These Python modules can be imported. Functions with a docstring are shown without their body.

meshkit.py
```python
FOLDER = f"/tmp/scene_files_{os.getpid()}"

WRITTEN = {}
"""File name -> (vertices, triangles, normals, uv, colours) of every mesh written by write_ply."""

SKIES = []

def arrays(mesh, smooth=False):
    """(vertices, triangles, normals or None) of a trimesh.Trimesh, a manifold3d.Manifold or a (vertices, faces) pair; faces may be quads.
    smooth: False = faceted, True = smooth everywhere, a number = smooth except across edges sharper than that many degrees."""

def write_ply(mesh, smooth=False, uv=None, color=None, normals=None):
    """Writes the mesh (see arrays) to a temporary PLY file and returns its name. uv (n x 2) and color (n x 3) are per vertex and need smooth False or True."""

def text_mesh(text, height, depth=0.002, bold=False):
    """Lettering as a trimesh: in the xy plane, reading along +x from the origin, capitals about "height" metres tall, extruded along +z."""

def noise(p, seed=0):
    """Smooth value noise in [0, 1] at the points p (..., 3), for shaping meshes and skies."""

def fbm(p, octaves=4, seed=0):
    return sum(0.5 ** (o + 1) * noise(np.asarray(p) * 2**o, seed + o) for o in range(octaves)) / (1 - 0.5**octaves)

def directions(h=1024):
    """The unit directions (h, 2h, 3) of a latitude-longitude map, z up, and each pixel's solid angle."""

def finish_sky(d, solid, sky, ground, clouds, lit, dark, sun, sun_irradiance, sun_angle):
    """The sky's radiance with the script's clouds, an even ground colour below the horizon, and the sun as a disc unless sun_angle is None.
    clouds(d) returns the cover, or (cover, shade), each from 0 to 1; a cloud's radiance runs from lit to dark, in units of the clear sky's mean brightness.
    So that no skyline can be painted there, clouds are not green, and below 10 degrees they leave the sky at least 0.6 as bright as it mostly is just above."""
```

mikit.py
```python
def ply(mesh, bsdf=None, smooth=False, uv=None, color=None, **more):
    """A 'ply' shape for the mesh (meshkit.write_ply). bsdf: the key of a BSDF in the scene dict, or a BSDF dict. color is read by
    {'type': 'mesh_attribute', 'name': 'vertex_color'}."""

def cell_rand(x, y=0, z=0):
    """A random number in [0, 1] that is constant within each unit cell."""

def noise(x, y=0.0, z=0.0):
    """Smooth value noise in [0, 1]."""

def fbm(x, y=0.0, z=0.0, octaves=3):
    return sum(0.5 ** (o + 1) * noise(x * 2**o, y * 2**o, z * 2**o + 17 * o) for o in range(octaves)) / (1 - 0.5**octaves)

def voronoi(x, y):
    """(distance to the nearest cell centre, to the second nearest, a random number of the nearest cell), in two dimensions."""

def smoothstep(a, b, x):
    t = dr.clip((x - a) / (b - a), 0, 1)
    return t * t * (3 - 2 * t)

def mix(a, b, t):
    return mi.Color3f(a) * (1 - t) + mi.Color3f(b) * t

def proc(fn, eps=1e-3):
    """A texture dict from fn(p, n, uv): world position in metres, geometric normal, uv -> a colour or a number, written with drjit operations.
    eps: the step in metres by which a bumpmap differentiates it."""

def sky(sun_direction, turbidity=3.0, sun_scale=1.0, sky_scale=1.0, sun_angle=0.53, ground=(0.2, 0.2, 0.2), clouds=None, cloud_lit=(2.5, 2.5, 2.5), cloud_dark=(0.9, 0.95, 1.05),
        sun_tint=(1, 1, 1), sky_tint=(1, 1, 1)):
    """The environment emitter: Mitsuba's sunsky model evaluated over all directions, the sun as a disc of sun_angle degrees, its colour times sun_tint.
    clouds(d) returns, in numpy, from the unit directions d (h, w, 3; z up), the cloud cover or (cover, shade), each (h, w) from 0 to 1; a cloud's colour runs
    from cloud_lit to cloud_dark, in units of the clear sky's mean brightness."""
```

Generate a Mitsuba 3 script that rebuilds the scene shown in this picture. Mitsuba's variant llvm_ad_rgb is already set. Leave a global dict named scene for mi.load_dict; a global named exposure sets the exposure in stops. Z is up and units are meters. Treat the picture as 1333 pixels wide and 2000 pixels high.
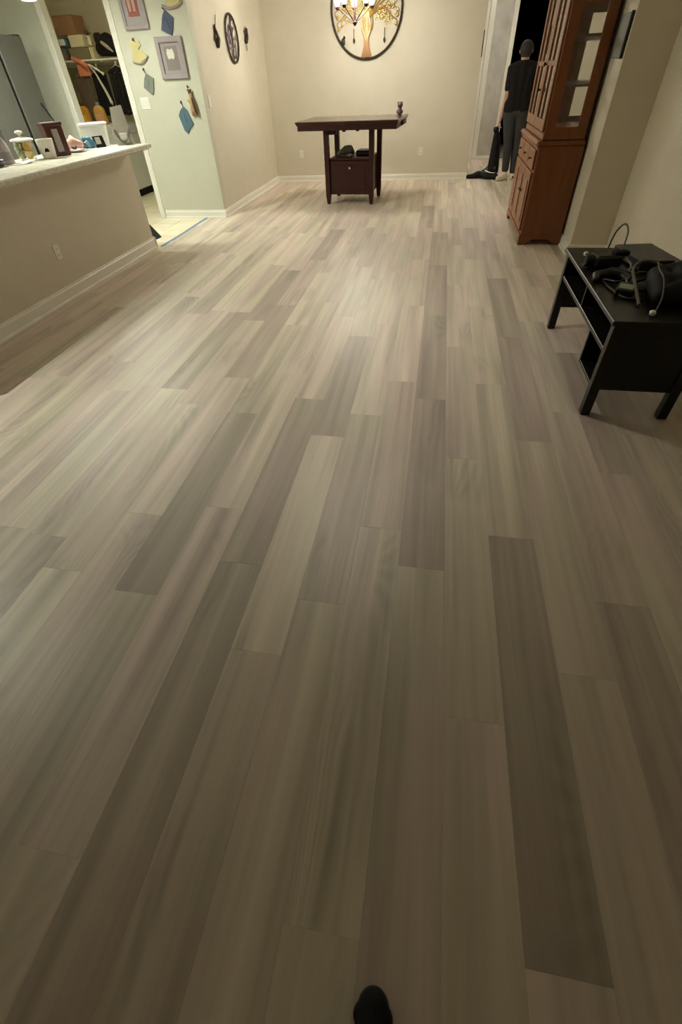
import math, random
import numpy as np, trimesh, mitsuba as mi, drjit as dr
import manifold3d as m3
import mikit, meshkit
from shapely.geometry import Polygon, Point

T = mi.ScalarTransform4f
scene, labels = {}, {}
random.seed(7); np.random.seed(7)

# ------------------------------------------------------------------ camera, exposure, lights
EYE = np.array([0.0, 0.0, 1.45])
FWD = np.array([-0.146721517, 0.696458193, -0.702437742])
UP = -np.array([0.093036527, -0.697258738, -0.710756258])
scene['camera'] = {'type': 'perspective', 'fov': 2 * math.degrees(math.atan(666.5 / 866.443)), 'fov_axis': 'x',
                   'near_clip': 0.02, 'far_clip': 100.0,
                   'to_world': T().look_at(origin=EYE.tolist(), target=(EYE + FWD).tolist(), up=UP.tolist())}
exposure = 0.82
WARM = np.array([0.97, 0.93, 0.80])      # chandelier
COOL = np.array([0.97, 1.0, 0.84])      # kitchen lamps
P_CHAND, P_PEND, P_KITCH, P_MAIN, P_ENTRY, P_HALL, P_CLOSET, P_PASS = 42.0, 20.0, 8.5, 24.0, 13.0, 2.9, 9.0, 2.8
# recessed kitchen down light just past the near end of the bar counter (outside the frame)
KL = (-3.67, 1.40, 2.415)

# ------------------------------------------------------------------ helpers
def num(key):
    if key not in scene and key not in labels: return key
    i = 1
    while f'{key}_{i:03d}' in scene or f'{key}_{i:03d}' in labels: i += 1
    return f'{key}_{i:03d}'

def put(name, mesh, m, parent=None, smooth=False, **kw):
    key = num((parent + '__' if parent else '') + name)
    scene[key] = mikit.ply(mesh, m, smooth=smooth, **kw)
    return key

def thing(name, label, cat, group=None):
    key = num(name)
    labels[key] = {'label': label, 'category': cat}
    if group: labels[key]['group'] = group
    return key

def one(name, mesh, m, label, cat, group=None, smooth=False, **kw):
    key = num(name)
    scene[key] = mikit.ply(mesh, m, smooth=smooth, **kw)
    labels[key] = {'label': label, 'category': cat}
    if group: labels[key]['group'] = group
    return key

def struct(name, mesh, m, parent=None, label=None, smooth=False, **kw):
    key = put(name, mesh, m, parent, smooth, **kw)
    if parent is None:
        labels[key] = {'kind': 'structure'}
        if label: labels[key]['label'] = label
    return key

def cat(*ms):
    out = []
    for x in ms:
        out += x if isinstance(x, list) else [x]
    return trimesh.util.concatenate(out)

def bx(x0, x1, y0, y1, z0, z1, c=0.0):
    x0, x1 = min(x0, x1), max(x0, x1); y0, y1 = min(y0, y1), max(y0, y1); z0, z1 = min(z0, z1), max(z0, z1)
    c = min(c, (x1 - x0) * .45, (y1 - y0) * .45, (z1 - z0) * .45)
    if c <= 0:
        return trimesh.creation.box(bounds=[[x0, y0, z0], [x1, y1, z1]])
    pts = []
    for sx in (0, 1):
        for sy in (0, 1):
            for sz in (0, 1):
                X, Y, Z = (x0, x1)[sx], (y0, y1)[sy], (z0, z1)[sz]
                dx, dy, dz = c * (1 - 2 * sx), c * (1 - 2 * sy), c * (1 - 2 * sz)
                pts += [(X, Y + dy, Z + dz), (X + dx, Y, Z + dz), (X + dx, Y + dy, Z)]
    return hull(pts)

def hull(pts):
    return man2tri(m3.Manifold.hull_points(np.asarray(pts, float)))

def man2tri(m):
    k = m.to_mesh()
    return trimesh.Trimesh(np.array(k.vert_properties[:, :3]), np.array(k.tri_verts), process=False)

def rot(mesh, deg, axis=(0, 0, 1), at=(0, 0, 0)):
    m = mesh.copy(); m.apply_transform(trimesh.transformations.rotation_matrix(math.radians(deg), axis, at)); return m

def mv(mesh, x, y, z):
    m = mesh.copy(); m.apply_translation((x, y, z)); return m

def lathe(prof, n=28, at=(0, 0, 0), cap=True):
    """prof: (r, z) from bottom to top"""
    prof = np.asarray(prof, float); a = np.arange(n) * 2 * np.pi / n
    v = np.array([[r * math.cos(t), r * math.sin(t), z] for r, z in prof for t in a])
    f = []
    for i in range(len(prof) - 1):
        for j in range(n):
            k = (j + 1) % n
            f += [[i * n + j, i * n + k, (i + 1) * n + k], [i * n + j, (i + 1) * n + k, (i + 1) * n + j]]
    v = list(v)
    if cap:
        for ring, flip in ((0, True), (len(prof) - 1, False)):
            if prof[ring, 0] > 1e-6:
                v.append([0, 0, prof[ring, 1]]); c = len(v) - 1
                for j in range(n):
                    k = (j + 1) % n
                    f.append([c, ring * n + k, ring * n + j] if flip else [c, ring * n + j, ring * n + k])
    return mv(trimesh.Trimesh(np.array(v), np.array(f), process=False), *at)

def spline(pts, n=10, closed=False):
    p = np.asarray(pts, float); out = []; N = len(p)
    seg = N if closed else N - 1
    for i in range(seg):
        if closed: a, b, c, d = p[(i - 1) % N], p[i], p[(i + 1) % N], p[(i + 2) % N]
        else: a, b, c, d = p[max(i - 1, 0)], p[i], p[i + 1], p[min(i + 2, N - 1)]
        for t in np.arange(n) / n:
            out.append(.5 * (2 * b + (c - a) * t + (2 * a - 5 * b + 4 * c - d) * t * t + (3 * b - a - 3 * c + d) * t ** 3))
    if not closed: out.append(p[-1])
    return np.array(out)

def tube(pts, r, sides=8, closed=False, flat=1.0):
    p = np.asarray(pts, float); n = len(p); r = np.broadcast_to(np.asarray(r, float), (n,))
    t = (np.roll(p, -1, 0) - np.roll(p, 1, 0)) if closed else np.gradient(p, axis=0)
    t /= np.linalg.norm(t, axis=1, keepdims=True) + 1e-12
    a = np.cross(t[0], [0, 0, 1.0] if abs(t[0, 2]) < .9 else [1.0, 0, 0]); a /= np.linalg.norm(a)
    A = []
    for i in range(n):
        a = a - t[i] * (a @ t[i]); a /= np.linalg.norm(a) + 1e-12; A.append(a)
    A = np.array(A); B = np.cross(t, A); ang = np.arange(sides) * 2 * np.pi / sides
    v = (p[:, None] + r[:, None, None] * (np.cos(ang)[None, :, None] * A[:, None] + flat * np.sin(ang)[None, :, None] * B[:, None])).reshape(-1, 3)
    f = []
    for i in range(n if closed else n - 1):
        i2 = (i + 1) % n
        for j in range(sides):
            k = (j + 1) % sides
            f += [[i * sides + j, i * sides + k, i2 * sides + k], [i * sides + j, i2 * sides + k, i2 * sides + j]]
    v = list(v)
    if not closed:
        v += [p[0], p[-1]]; c0, c1 = len(v) - 2, len(v) - 1
        for j in range(sides):
            k = (j + 1) % sides
            f += [[c0, k, j], [c1, (n - 1) * sides + j, (n - 1) * sides + k]]
    return trimesh.Trimesh(np.array(v), np.array(f), process=False)

def prism(poly, depth, plane='xz', at=(0, 0, 0), hole=None):
    """polygon (2D) extruded by depth; plane 'xz': thickness along +y, 'yz': thickness along +x, 'xy': along +z"""
    P = poly if isinstance(poly, Polygon) else Polygon(poly, hole)
    m = trimesh.creation.extrude_polygon(P.buffer(0), depth, engine='earcut'); v = np.array(m.vertices)
    f = np.array(m.faces)
    if plane == 'xz': v = v[:, [0, 2, 1]]; f = f[:, ::-1]
    elif plane == 'yz': v = v[:, [2, 0, 1]]
    return mv(trimesh.Trimesh(v, f, process=False), *at)

def sph(r, at=(0, 0, 0), s=(1, 1, 1), sub=2):
    m = trimesh.creation.icosphere(subdivisions=sub, radius=r); m.apply_scale(s); return mv(m, *at)

def msph(p, r, seg=20):
    return m3.Manifold.sphere(r, seg).translate(tuple(map(float, p)))

def bones(links, edge=.02, it=12, lamb=.5):
    """links: lists of (point, radius) hulled pairwise; union, refined and smoothed"""
    parts = []
    for chain in links:
        for (p, r), (q, s) in zip(chain[:-1], chain[1:]):
            parts.append(m3.Manifold.batch_hull([msph(p, r), msph(q, s)]))
    m = m3.Manifold.batch_boolean(parts, m3.OpType.Add).simplify(edge * .15).refine_to_length(edge)
    t = man2tri(m); t.merge_vertices()
    trimesh.smoothing.filter_taubin(t, lamb=lamb, nu=lamb + .03, iterations=it)
    return t

def blob(pts, edge=.02, it=12):
    return bones([pts], edge, it)

# ------------------------------------------------------------------ materials
def mat(key, rgb, rough=.6, metallic=0.0, spec=.5, two=True, **kw):
    b = {'type': 'principled', 'roughness': rough, 'metallic': metallic, 'specular': spec, **kw}
    b['base_color'] = rgb if isinstance(rgb, dict) else {'type': 'rgb', 'value': list(map(float, rgb))}
    scene[key] = {'type': 'twosided', 'bsdf': b} if two else b
    return key

def hexa(r, g, b):     # sRGB 0..255 -> linear
    return [((c / 255 + .055) / 1.055) ** 2.4 if c / 255 > .04045 else c / 255 / 12.92 for c in (r, g, b)]

def plank_color(p, n, uv):
    tone = dr.floor(uv.x)                       # 0..9 tone class carried by the plank itself
    u = uv.x - tone
    s = mikit.cell_rand(dr.floor(uv.y / 10.0), tone, 3)
    v = uv.y
    warp = mikit.noise(v * 1.1, u * 8, s * 50) - .5
    uu = u + warp * .03
    broad = mikit.fbm(uu * 15, v * .75, s * 37, octaves=2)           # wide soft streaks
    fine = mikit.fbm(uu * 55, v * 1.6, s * 11, octaves=3)            # narrow grain
    knot = mikit.smoothstep(.62, .85, mikit.noise(u * 9, v * 2.2, s * 91))
    ring = dr.sin((u * 70 + warp * 40 + 5 * mikit.noise(v * 5, s * 20, u * 8)) * 2.0) * .5 + .5
    lum = 1.0 + .62 * (broad - .5) + .34 * (fine - .5) - .16 * knot * (.4 + .6 * ring)
    tt = dr.clip(tone / 9.0 + .22 * (mikit.fbm(p.x * 4.5, p.y * .8, 3.0, octaves=2) - .5), 0, 1)
    base = mikit.mix((.325, .285, .255), (.545, .492, .428), tt)
    h = mikit.fbm(u * 5 + s * 40, v * 1.2, s * 17, octaves=2)
    tint = mikit.mix((1.05, .965, 1.0), (.99, 1.0, .93), mikit.smoothstep(.25, .75, h))
    return base * tint * lum * 1.10

mat('plank_wood', mikit.proc(plank_color), rough=.46, spec=.7)
def wall_tex(a):
    def fn(p, n, uv):
        k = mikit.fbm(p.x * 5 + p.y * 3, p.z * 5, p.y * 5, octaves=3)
        return mi.Color3f(a) * (.96 + .08 * k)
    return fn
mat('wall_paint', mikit.proc(wall_tex((.63, .585, .48))), rough=.55, spec=.35)
mat('wall_green', mikit.proc(wall_tex((.56, .56, .465))), rough=.55, spec=.35)
mat('ceiling_paint', (.72, .69, .62), rough=.8)
mat('trim_white', (.80, .79, .72), rough=.35)
def tile_tex(p, n, uv):
    k = mikit.fbm(p.x * 7, p.y * 7, p.z * 7, octaves=4)
    return mikit.mix((.64, .58, .42), (.75, .70, .55), k)
mat('tile_cream', mikit.proc(tile_tex), rough=.3)
mat('grout', (.45, .41, .32), rough=.9)
def wood_tex(dark, light, fx, fy, fz):
    def fn(p, n, uv):
        w = mikit.noise(p.x * 4, p.y * 4, p.z * 4)
        g = mikit.fbm(p.x * fx + w * 2, p.y * fy + w * 2, p.z * fz + w, octaves=3)
        return mikit.mix(dark, light, g)
    return fn
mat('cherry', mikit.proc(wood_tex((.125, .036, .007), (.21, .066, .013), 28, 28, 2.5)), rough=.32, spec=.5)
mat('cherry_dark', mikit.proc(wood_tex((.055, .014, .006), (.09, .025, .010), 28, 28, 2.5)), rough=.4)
mat('mahogany', mikit.proc(wood_tex((.030, .008, .007), (.050, .013, .011), 20, 20, 3)), rough=.42, spec=.3)
scene['mahogany_top'] = {'type': 'roughplastic', 'alpha': .07, 'int_ior': 1.55, 'diffuse_reflectance': mikit.proc(wood_tex((.035, .012, .009), (.07, .025, .016), 3, 22, 22))}
mat('black_wood', mikit.proc(wood_tex((.004, .0035, .003), (.008, .007, .0055), 3, 14, 30)), rough=.33, spec=.3)
mat('black_plastic', (.008, .008, .008), rough=.4, spec=.35)
mat('black_matte', (.007, .007, .008), rough=.8, spec=.2)
mat('grey_plastic', (.12, .12, .12), rough=.45)
mat('silver', (.6, .58, .55), rough=.3, metallic=1.0)
mat('iron', (.030, .022, .016), rough=.45, metallic=.4)
mat('bronze', (.05, .022, .016), rough=.4, metallic=.5)
mat('gold', (.62, .43, .15), rough=.36, metallic=.7)
mat('copper', (.45, .25, .12), rough=.4, metallic=.6)
mat('brass_knob', (.16, .09, .04), rough=.3, metallic=.8)
def stone_tex(p, n, uv):
    k = mikit.fbm(p.x * 40, p.y * 40, p.z * 40, octaves=3)
    return mikit.mix((.60, .58, .50), (.76, .74, .66), mikit.smoothstep(.3, .7, k))
mat('counter_stone', mikit.proc(stone_tex), rough=.3)
mat('white_gloss', (.78, .78, .76), rough=.25)
mat('white_cloth', (.78, .76, .70), rough=.85)
def steel_tex(p, n, uv):
    return mi.Color3f(.105, .105, .092) * (.95 + .1 * mikit.noise(p.x * 60, p.y * 60, p.z * 1.5))
mat('fridge_steel', mikit.proc(steel_tex), rough=.5, metallic=.2)
mat('tape_blue', (.17, .25, .40), rough=.6)
mat('lavender_frame', (.30, .26, .27), rough=.6)
mat('lavender_mat', (.335, .295, .30), rough=.8)
mat('red_print', (.27, .085, .065), rough=.7)
mat('pink_print', (.44, .30, .25), rough=.7)
mat('grey_print', (.22, .19, .18), rough=.7)
mat('white_print', (.66, .66, .58), rough=.7)
mat('blue_denim', (.075, .095, .15), rough=.85)
mat('sage_cloth', (.19, .21, .18), rough=.85)
mat('teal_cloth', (.085, .15, .20), rough=.85)
mat('cream_yellow', (.58, .51, .25), rough=.8)
mat('tan_wood', (.36, .25, .12), rough=.7)
mat('dark_brown', (.06, .035, .02), rough=.7)
mat('purple_metal', (.13, .10, .12), rough=.5, metallic=.3)
mat('frame_grey', (.19, .195, .18), rough=.6)
mat('skin', (.40, .22, .16), rough=.55)
mat('shirt', (.012, .0115, .012), rough=.95, spec=.1)
mat('trousers', (.042, .043, .045), rough=.95, spec=.1)
mat('sock', (.70, .66, .52), rough=.9)
mat('hair', (.022, .020, .019), rough=.75, spec=.3)
mat('bag_black', (.006, .006, .007), rough=.7, spec=.25)
mat('bag_grey', (.055, .06, .058), rough=.8)
mat('cardboard', (.23, .12, .07), rough=.85)
mat('coral', (.70, .24, .14), rough=.8)
mat('brown_cloth', (.115, .085, .06), rough=.9)
mat('olive_cloth', (.17, .15, .10), rough=.9)
mat('blue_pack', (.10, .19, .28), rough=.4)
mat('cream_box', (.60, .55, .40), rough=.7)
mat('orange_jug', (.62, .30, .03), rough=.35)
mat('amber_jug', (.62, .36, .10), rough=.35)
mat('purple_tint', (.50, .45, .50), rough=.2)
mat('dark_purple', (.04, .03, .05), rough=.25)
mat('lemon', (.72, .48, .10), rough=.5)
mat('lime', (.20, .24, .06), rough=.5)
mat('maroon', (.060, .012, .010), rough=.35)
mat('pink_bag', (.72, .40, .32), rough=.45)
mat('teal_bag', (.035, .13, .20), rough=.22)
mat('pale_blue', (.20, .33, .38), rough=.25)
mat('tote_grey', (.40, .37, .33), rough=.8)
mat('tote_dark', (.11, .10, .085), rough=.8)
mat('label_green', (.20, .24, .17), rough=.6)
scene['jar_glass'] = {'type': 'thindielectric', 'int_ior': 2.0}
scene['pane_glass'] = {'type': 'thindielectric', 'int_ior': 1.5}
mat('mirror', (.86, .88, .80), rough=.04, metallic=1.0)
def frost_tex(p, n, uv):
    k = mikit.fbm(p.x * 6, p.z * 5, 0, octaves=4)
    return mi.Color3f(.50, .48, .44) * (.80 + .40 * k)
mat('frosted', mikit.proc(frost_tex), rough=.5)

def emit(key, rgb):
    scene[key] = {'type': 'twosided', 'bsdf': {'type': 'diffuse', 'reflectance': {'type': 'rgb', 'value': [.8, .8, .8]}}}
emit('lamp_white', 1)

# ------------------------------------------------------------------ the setting
CEIL = 2.44
XH = -3.38                                   # bar half wall face
XL, YR, YF = -3.05, 7.33, 10.25              # left wall, return wall, far wall
# floor: base slab and every plank in view
PW, PL, X0 = 0.187, 1.33, 0.358
slab = bx(-3.5, 2.4, -8.0, 12.78, -.06, -.012)
sv = np.array(slab.vertices)
struct('floor', slab, 'plank_wood', uv=np.stack([7.0 + (sv[:, 0] * .05) % .9, sv[:, 1] + 3], 1))
JOINT = {-13: 5.04, -11: 1.11, -10: 4.93, -9: 5.29, -8: .875, -7: 1.39, -6: 1.08, -5: 2.03, -4: 2.27, -3: 1.36, -2: 1.16, -1: 5.9, 0: 1.38, 1: 2.11, 2: 1.09, 3: 1.88, 4: .9}
DARK = {(-13, 3.7): 2, (-11, 2.44): 3, (-11, 1.11): 8, (-11, -.22): 4, (-10, 3.6): 2, (-9, 5.29): 1, (-9, 2.63): 3, (-8, .875): 1, (-8, 2.2): 7, (-7, 1.39): 8, (-6, 1.08): 0, (-6, -.25): 1,
        (-6, 2.41): 8, (-5, 2.03): 2, (-5, .7): 7, (-5, -.6): 5, (-4, .94): 6, (-3, 1.36): 4, (-3, .03): 8, (-3, 6.68): 1, (-3, 2.69): 8, (-2, 1.16): 2, (-2, 2.49): 1, (-2, 3.82): 2, (-2, 5.15): 3, (-2, -.17): 6,
        (-1, 4.57): 9, (-1, 3.24): 9, (-1, 1.9): 7, (-1, .58): 7, (0, .05): 1, (0, 1.38): 7, (0, 5.37): 5, (0, 2.71): 8, (0, 4.04): 8, (1, 2.11): 2, (1, 3.44): 2, (1, .78): 6, (2, -.24): 3, (2, 1.09): 6,
        (3, 1.88): 2, (3, .55): 6}
rng = np.random.default_rng(11)
plank_no = 0
row_lo, row_hi = -20, 10
for k in range(row_lo, row_hi):
    xa, xb = X0 + PW * k, X0 + PW * (k + 1)
    if xa < XH: xa = XH
    if xb - xa < .03: continue
    y_end = 12.75 if xa >= .49 else YF
    y_start = -.55
    if xb > 1.42 and k >= 6: y_end = 5.6
    if k >= 8: y_end = 5.6
    if xb < XL + .02: y_end = 7.36
    j0 = JOINT.get(k, None)
    if j0 is None: j0 = rng.random() * PL
    j = j0 - PL * math.ceil((j0 - y_start) / PL)
    while j < y_end:
        a, b = max(j, y_start), min(j + PL, y_end)
        if b - a > .02:
            tone = None
            for (kk, yy), t in DARK.items():
                if kk == k and abs(yy - j) < .12: tone = t
            if tone is None: tone = int(rng.choice([5, 6, 7, 7, 7, 7, 8, 8], 1)[0])
            g = .0001
            m = bx(xa + g, xb - g, a + g, b - g, -.012, 0.0, .0004)
            v = np.array(m.vertices)
            seed = int(rng.integers(0, 4000))
            uv = np.stack([tone + .3 + (v[:, 0] - xa), seed * 10.0 + 2 + (v[:, 1] - j)], 1)
            put('plank', m, 'plank_wood', 'floor', uv=uv); plank_no += 1
        j += PL
# kitchen tile floor
struct('kitchen_floor', bx(-6.2, XH + .04, -8.0, 10.6, -.05, -.013), 'grout')
TS = .33
for ix in range(6):
    for iy in range(15):
        x1 = XH + .035 - ix * TS; y0 = 5.30 + iy * TS
        if y0 > 10.3: continue
        put('tile', bx(x1 - TS + .003, x1 - .003, y0 + .003, y0 + TS - .003, -.012, .001, .0015), 'tile_cream', 'kitchen_floor')
struct('ceiling', cat(bx(-6.8, 2.6, 2.3, 13.0, CEIL, CEIL + .1), bx(-6.8, XH, -8.1, 2.3, CEIL, CEIL + .1)), 'ceiling_paint')
HI = 4.6                                     # the living room behind the camera has a high ceiling
struct('ceiling_living', bx(XH - .1, 2.6, -8.1, 2.4, HI, HI + .1), 'ceiling_paint')
struct('wall_living_upper', cat(bx(XH - .1, 2.6, 2.3, 2.4, CEIL + .1, HI), bx(XH - .1, XH, -8.0, 2.3, CEIL + .1, HI)), 'wall_paint')
struct('wall_far', bx(-3.2, .49, YF, YF + .13, 0, CEIL), 'wall_paint')
struct('wall_left', bx(XL - .13, XL, YR + .13, YF, 0, CEIL), 'wall_paint')
struct('wall_left_return', bx(-4.02, XL, YR, YR + .13, 0, CEIL), 'wall_green')
struct('wall_kitchen_header', bx(-4.85, -4.02, YR, YR + .13, 2.24, CEIL), 'wall_green')
struct('wall_kitchen_back', bx(-6.1, -4.93, YR, YR + .13, 0, CEIL), 'wall_green')
struct('wall_kitchen_left', bx(-6.2, -6.1, -8.0, YR + .13, 0, CEIL), 'wall_green')
struct('wall_closet_back', bx(-6.7, -3.2, 10.0, 10.12, 0, CEIL), 'wall_paint')
struct('wall_half', bx(XH - .12, XH, 1.95, 5.74, 0, .945), 'wall_paint')
struct('wall_right_pier', bx(1.41, 2.6, 5.55, 8.1, 0, CEIL), 'wall_paint')
struct('wall_right', cat(bx(1.765, 1.9, -8.0, 5.55, 0, CEIL), bx(1.765, 1.9, -8.0, 2.3, CEIL, HI)), 'wall_paint')
struct('wall_entry_right', bx(2.35, 2.5, 8.1, 12.85, 0, CEIL), 'wall_paint')
struct('wall_entry_back', cat(bx(-1.2, .56, 12.72, 12.85, 0, CEIL), bx(.56, 2.35, 12.72, 12.85, 2.32, CEIL), bx(2.16, 2.35, 12.72, 12.85, 0, 2.32)), 'wall_paint')
struct('wall_entry_left', bx(-1.3, -1.2, YF + .13, 12.72, 0, CEIL), 'wall_paint')
struct('wall_rear', bx(-6.2, 1.9, -8.1, -8.0, 0, HI), 'wall_paint')
struct('porch_floor', bx(.2, 3.4, 12.86, 15.5, -.10, -.03), 'grout')
struct('porch_ceiling', bx(.2, 3.4, 12.86, 15.5, 2.6, 2.7), 'black_matte')

def base_prof(h=.095, t=.016):   # profile (outwards, up) of a stepped baseboard with shoe moulding
    return [(0, 0), (t + .012, 0), (t + .012, .012), (t + .004, .020), (t, .022), (t, h - .022), (t - .006, h - .014), (t - .004, h - .006), (t - .010, h), (0, h)]

def baseboard(name, axis, c, a, b, sgn, h=.095):
    """runs along axis ('x' or 'y') from a to b, wall face at c, sticking out by sgn"""
    pr = [(sgn * u, w) for u, w in base_prof(h)]
    if axis == 'y':
        m = prism([(u, w) for u, w in pr], b - a, 'xz', (c, a, 0))
    else:
        m = prism([(u, w) for u, w in pr], b - a, 'yz', (a, c, 0))
    m.fix_normals()
    return struct(name, m, 'trim_white')
baseboard('baseboard_far', 'x', YF, XL, .49, -1)
baseboard('baseboard_left', 'y', XL, YR, YF, 1)
baseboard('baseboard_return', 'x', YR, -3.98, XL + .02, -1)
baseboard('baseboard_half', 'y', XH, 1.95, 5.76, 1, .115)
baseboard('baseboard_half_end', 'x', 5.74, XH - .12, XH + .025, 1, .115)
baseboard('baseboard_pier', 'y', 1.41, 5.55, 8.1, -1, .10)
baseboard('baseboard_pier_front', 'x', 5.55, 1.39, 1.765, -1, .10)
baseboard('baseboard_right', 'y', 1.765, -8.0, 5.55, -1, .10)
baseboard('baseboard_entry', 'x', 12.72, -1.2, .56, -1, .06)

# kitchen doorway casing
def casing(x0, x1, y, z1, nm):
    return struct(nm, cat(bx(x0, x1, y - .018, y + .002, 0, z1, .004), bx(x0 + (x1 - x0) * .18, x1 - (x1 - x0) * .18, y - .024, y - .016, 0, z1 - .004, .003)), 'trim_white')
casing(-4.075, -4.0, YR, 2.24, 'trim_1')
casing(-4.97, -4.895, YR, 2.24, 'trim_2')
struct('trim_3', bx(-4.97, -4.0, YR - .018, YR, 2.24, 2.315, .004), 'trim_white')
struct('trim_4', cat(bx(-4.04, -4.02, YR, YR + .13, 0, 2.24), bx(-4.93, -4.91, YR, YR + .13, 0, 2.24)), 'trim_white')

# front door side light and open doorway at the end of the entry
w1 = struct('window_1', bx(.758, 1.086, 12.735, 12.755, .10, 2.30), 'frosted', label='tall narrow frosted side light beside the dark open front doorway')
put('frame', cat(bx(.56, .66, 12.70, 12.78, 0, 2.36, .006), bx(.66, .758, 12.685, 12.78, .04, 2.32, .006)), 'trim_white', w1)
put('frame', bx(1.086, 1.176, 12.68, 12.85, .02, 2.32, .006), 'trim_white', w1)
put('sill', cat(bx(.56, 1.10, 12.66, 12.78, .0, .055, .006), bx(.56, .66, 12.64, 12.78, 0, .10, .006)), 'trim_white', w1)
put('bottom_rail', bx(.758, 1.086, 12.72, 12.78, .055, .20, .006), 'frosted', w1)
put('head', bx(.56, 1.176, 12.69, 12.78, 2.30, 2.36, .004), 'trim_white', w1)
d1 = struct('door_1', bx(2.10, 2.16, 12.70, 12.85, 0, 2.32, .005), 'trim_white', label='frame of the open front doorway onto the dark night')
put('threshold', bx(1.176, 2.10, 12.70, 12.86, -.01, .015, .004), 'silver', d1)
put('head', bx(1.176, 2.16, 12.70, 12.85, 2.30, 2.36, .004), 'trim_white', d1)

# outlets and switches
def plate(name, pos, face, w, h, label, catg, kind):
    """thin plate on a wall; face: '-y', '+x'"""
    t = thing(name, label, catg)
    def place(m):
        if face == '+x': m = rot(m, 90)
        return mv(m, *pos)
    put('plate', place(bx(-w / 2, w / 2, -.006, 0, -h / 2, h / 2, .0025)), 'trim_white', t)
    if kind == 'outlet':
        for s in (-1, 1):
            so = put('socket', place(bx(-w * .24, w * .24, -.0085, -.004, s * h * .22 - h * .13, s * h * .22 + h * .13, .002)), 'white_gloss', t)
            put('slot', place(cat(bx(-.009, -.006, -.0092, -.008, s * h * .22 - .005, s * h * .22 + .005), bx(.006, .009, -.0092, -.008, s * h * .22 - .005, s * h * .22 + .005))), 'black_matte', so)
    else:
        n = kind
        for i in range(n):
            c = (i - (n - 1) / 2) * w / n
            put('rocker', place(bx(c - .016, c + .016, -.010, -.004, -.033, .033, .003)), 'white_gloss', t)
    return t
plate('wall_outlet', (-2.545, YF, .41), '-y', .075, .118, 'white wall outlet on the far wall left of the dark wooden table', 'outlet', 'outlet')
plate('wall_outlet', (-.362, YF, .414), '-y', .075, .118, 'white wall outlet on the far wall right of the dark wooden table', 'outlet', 'outlet')
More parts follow.
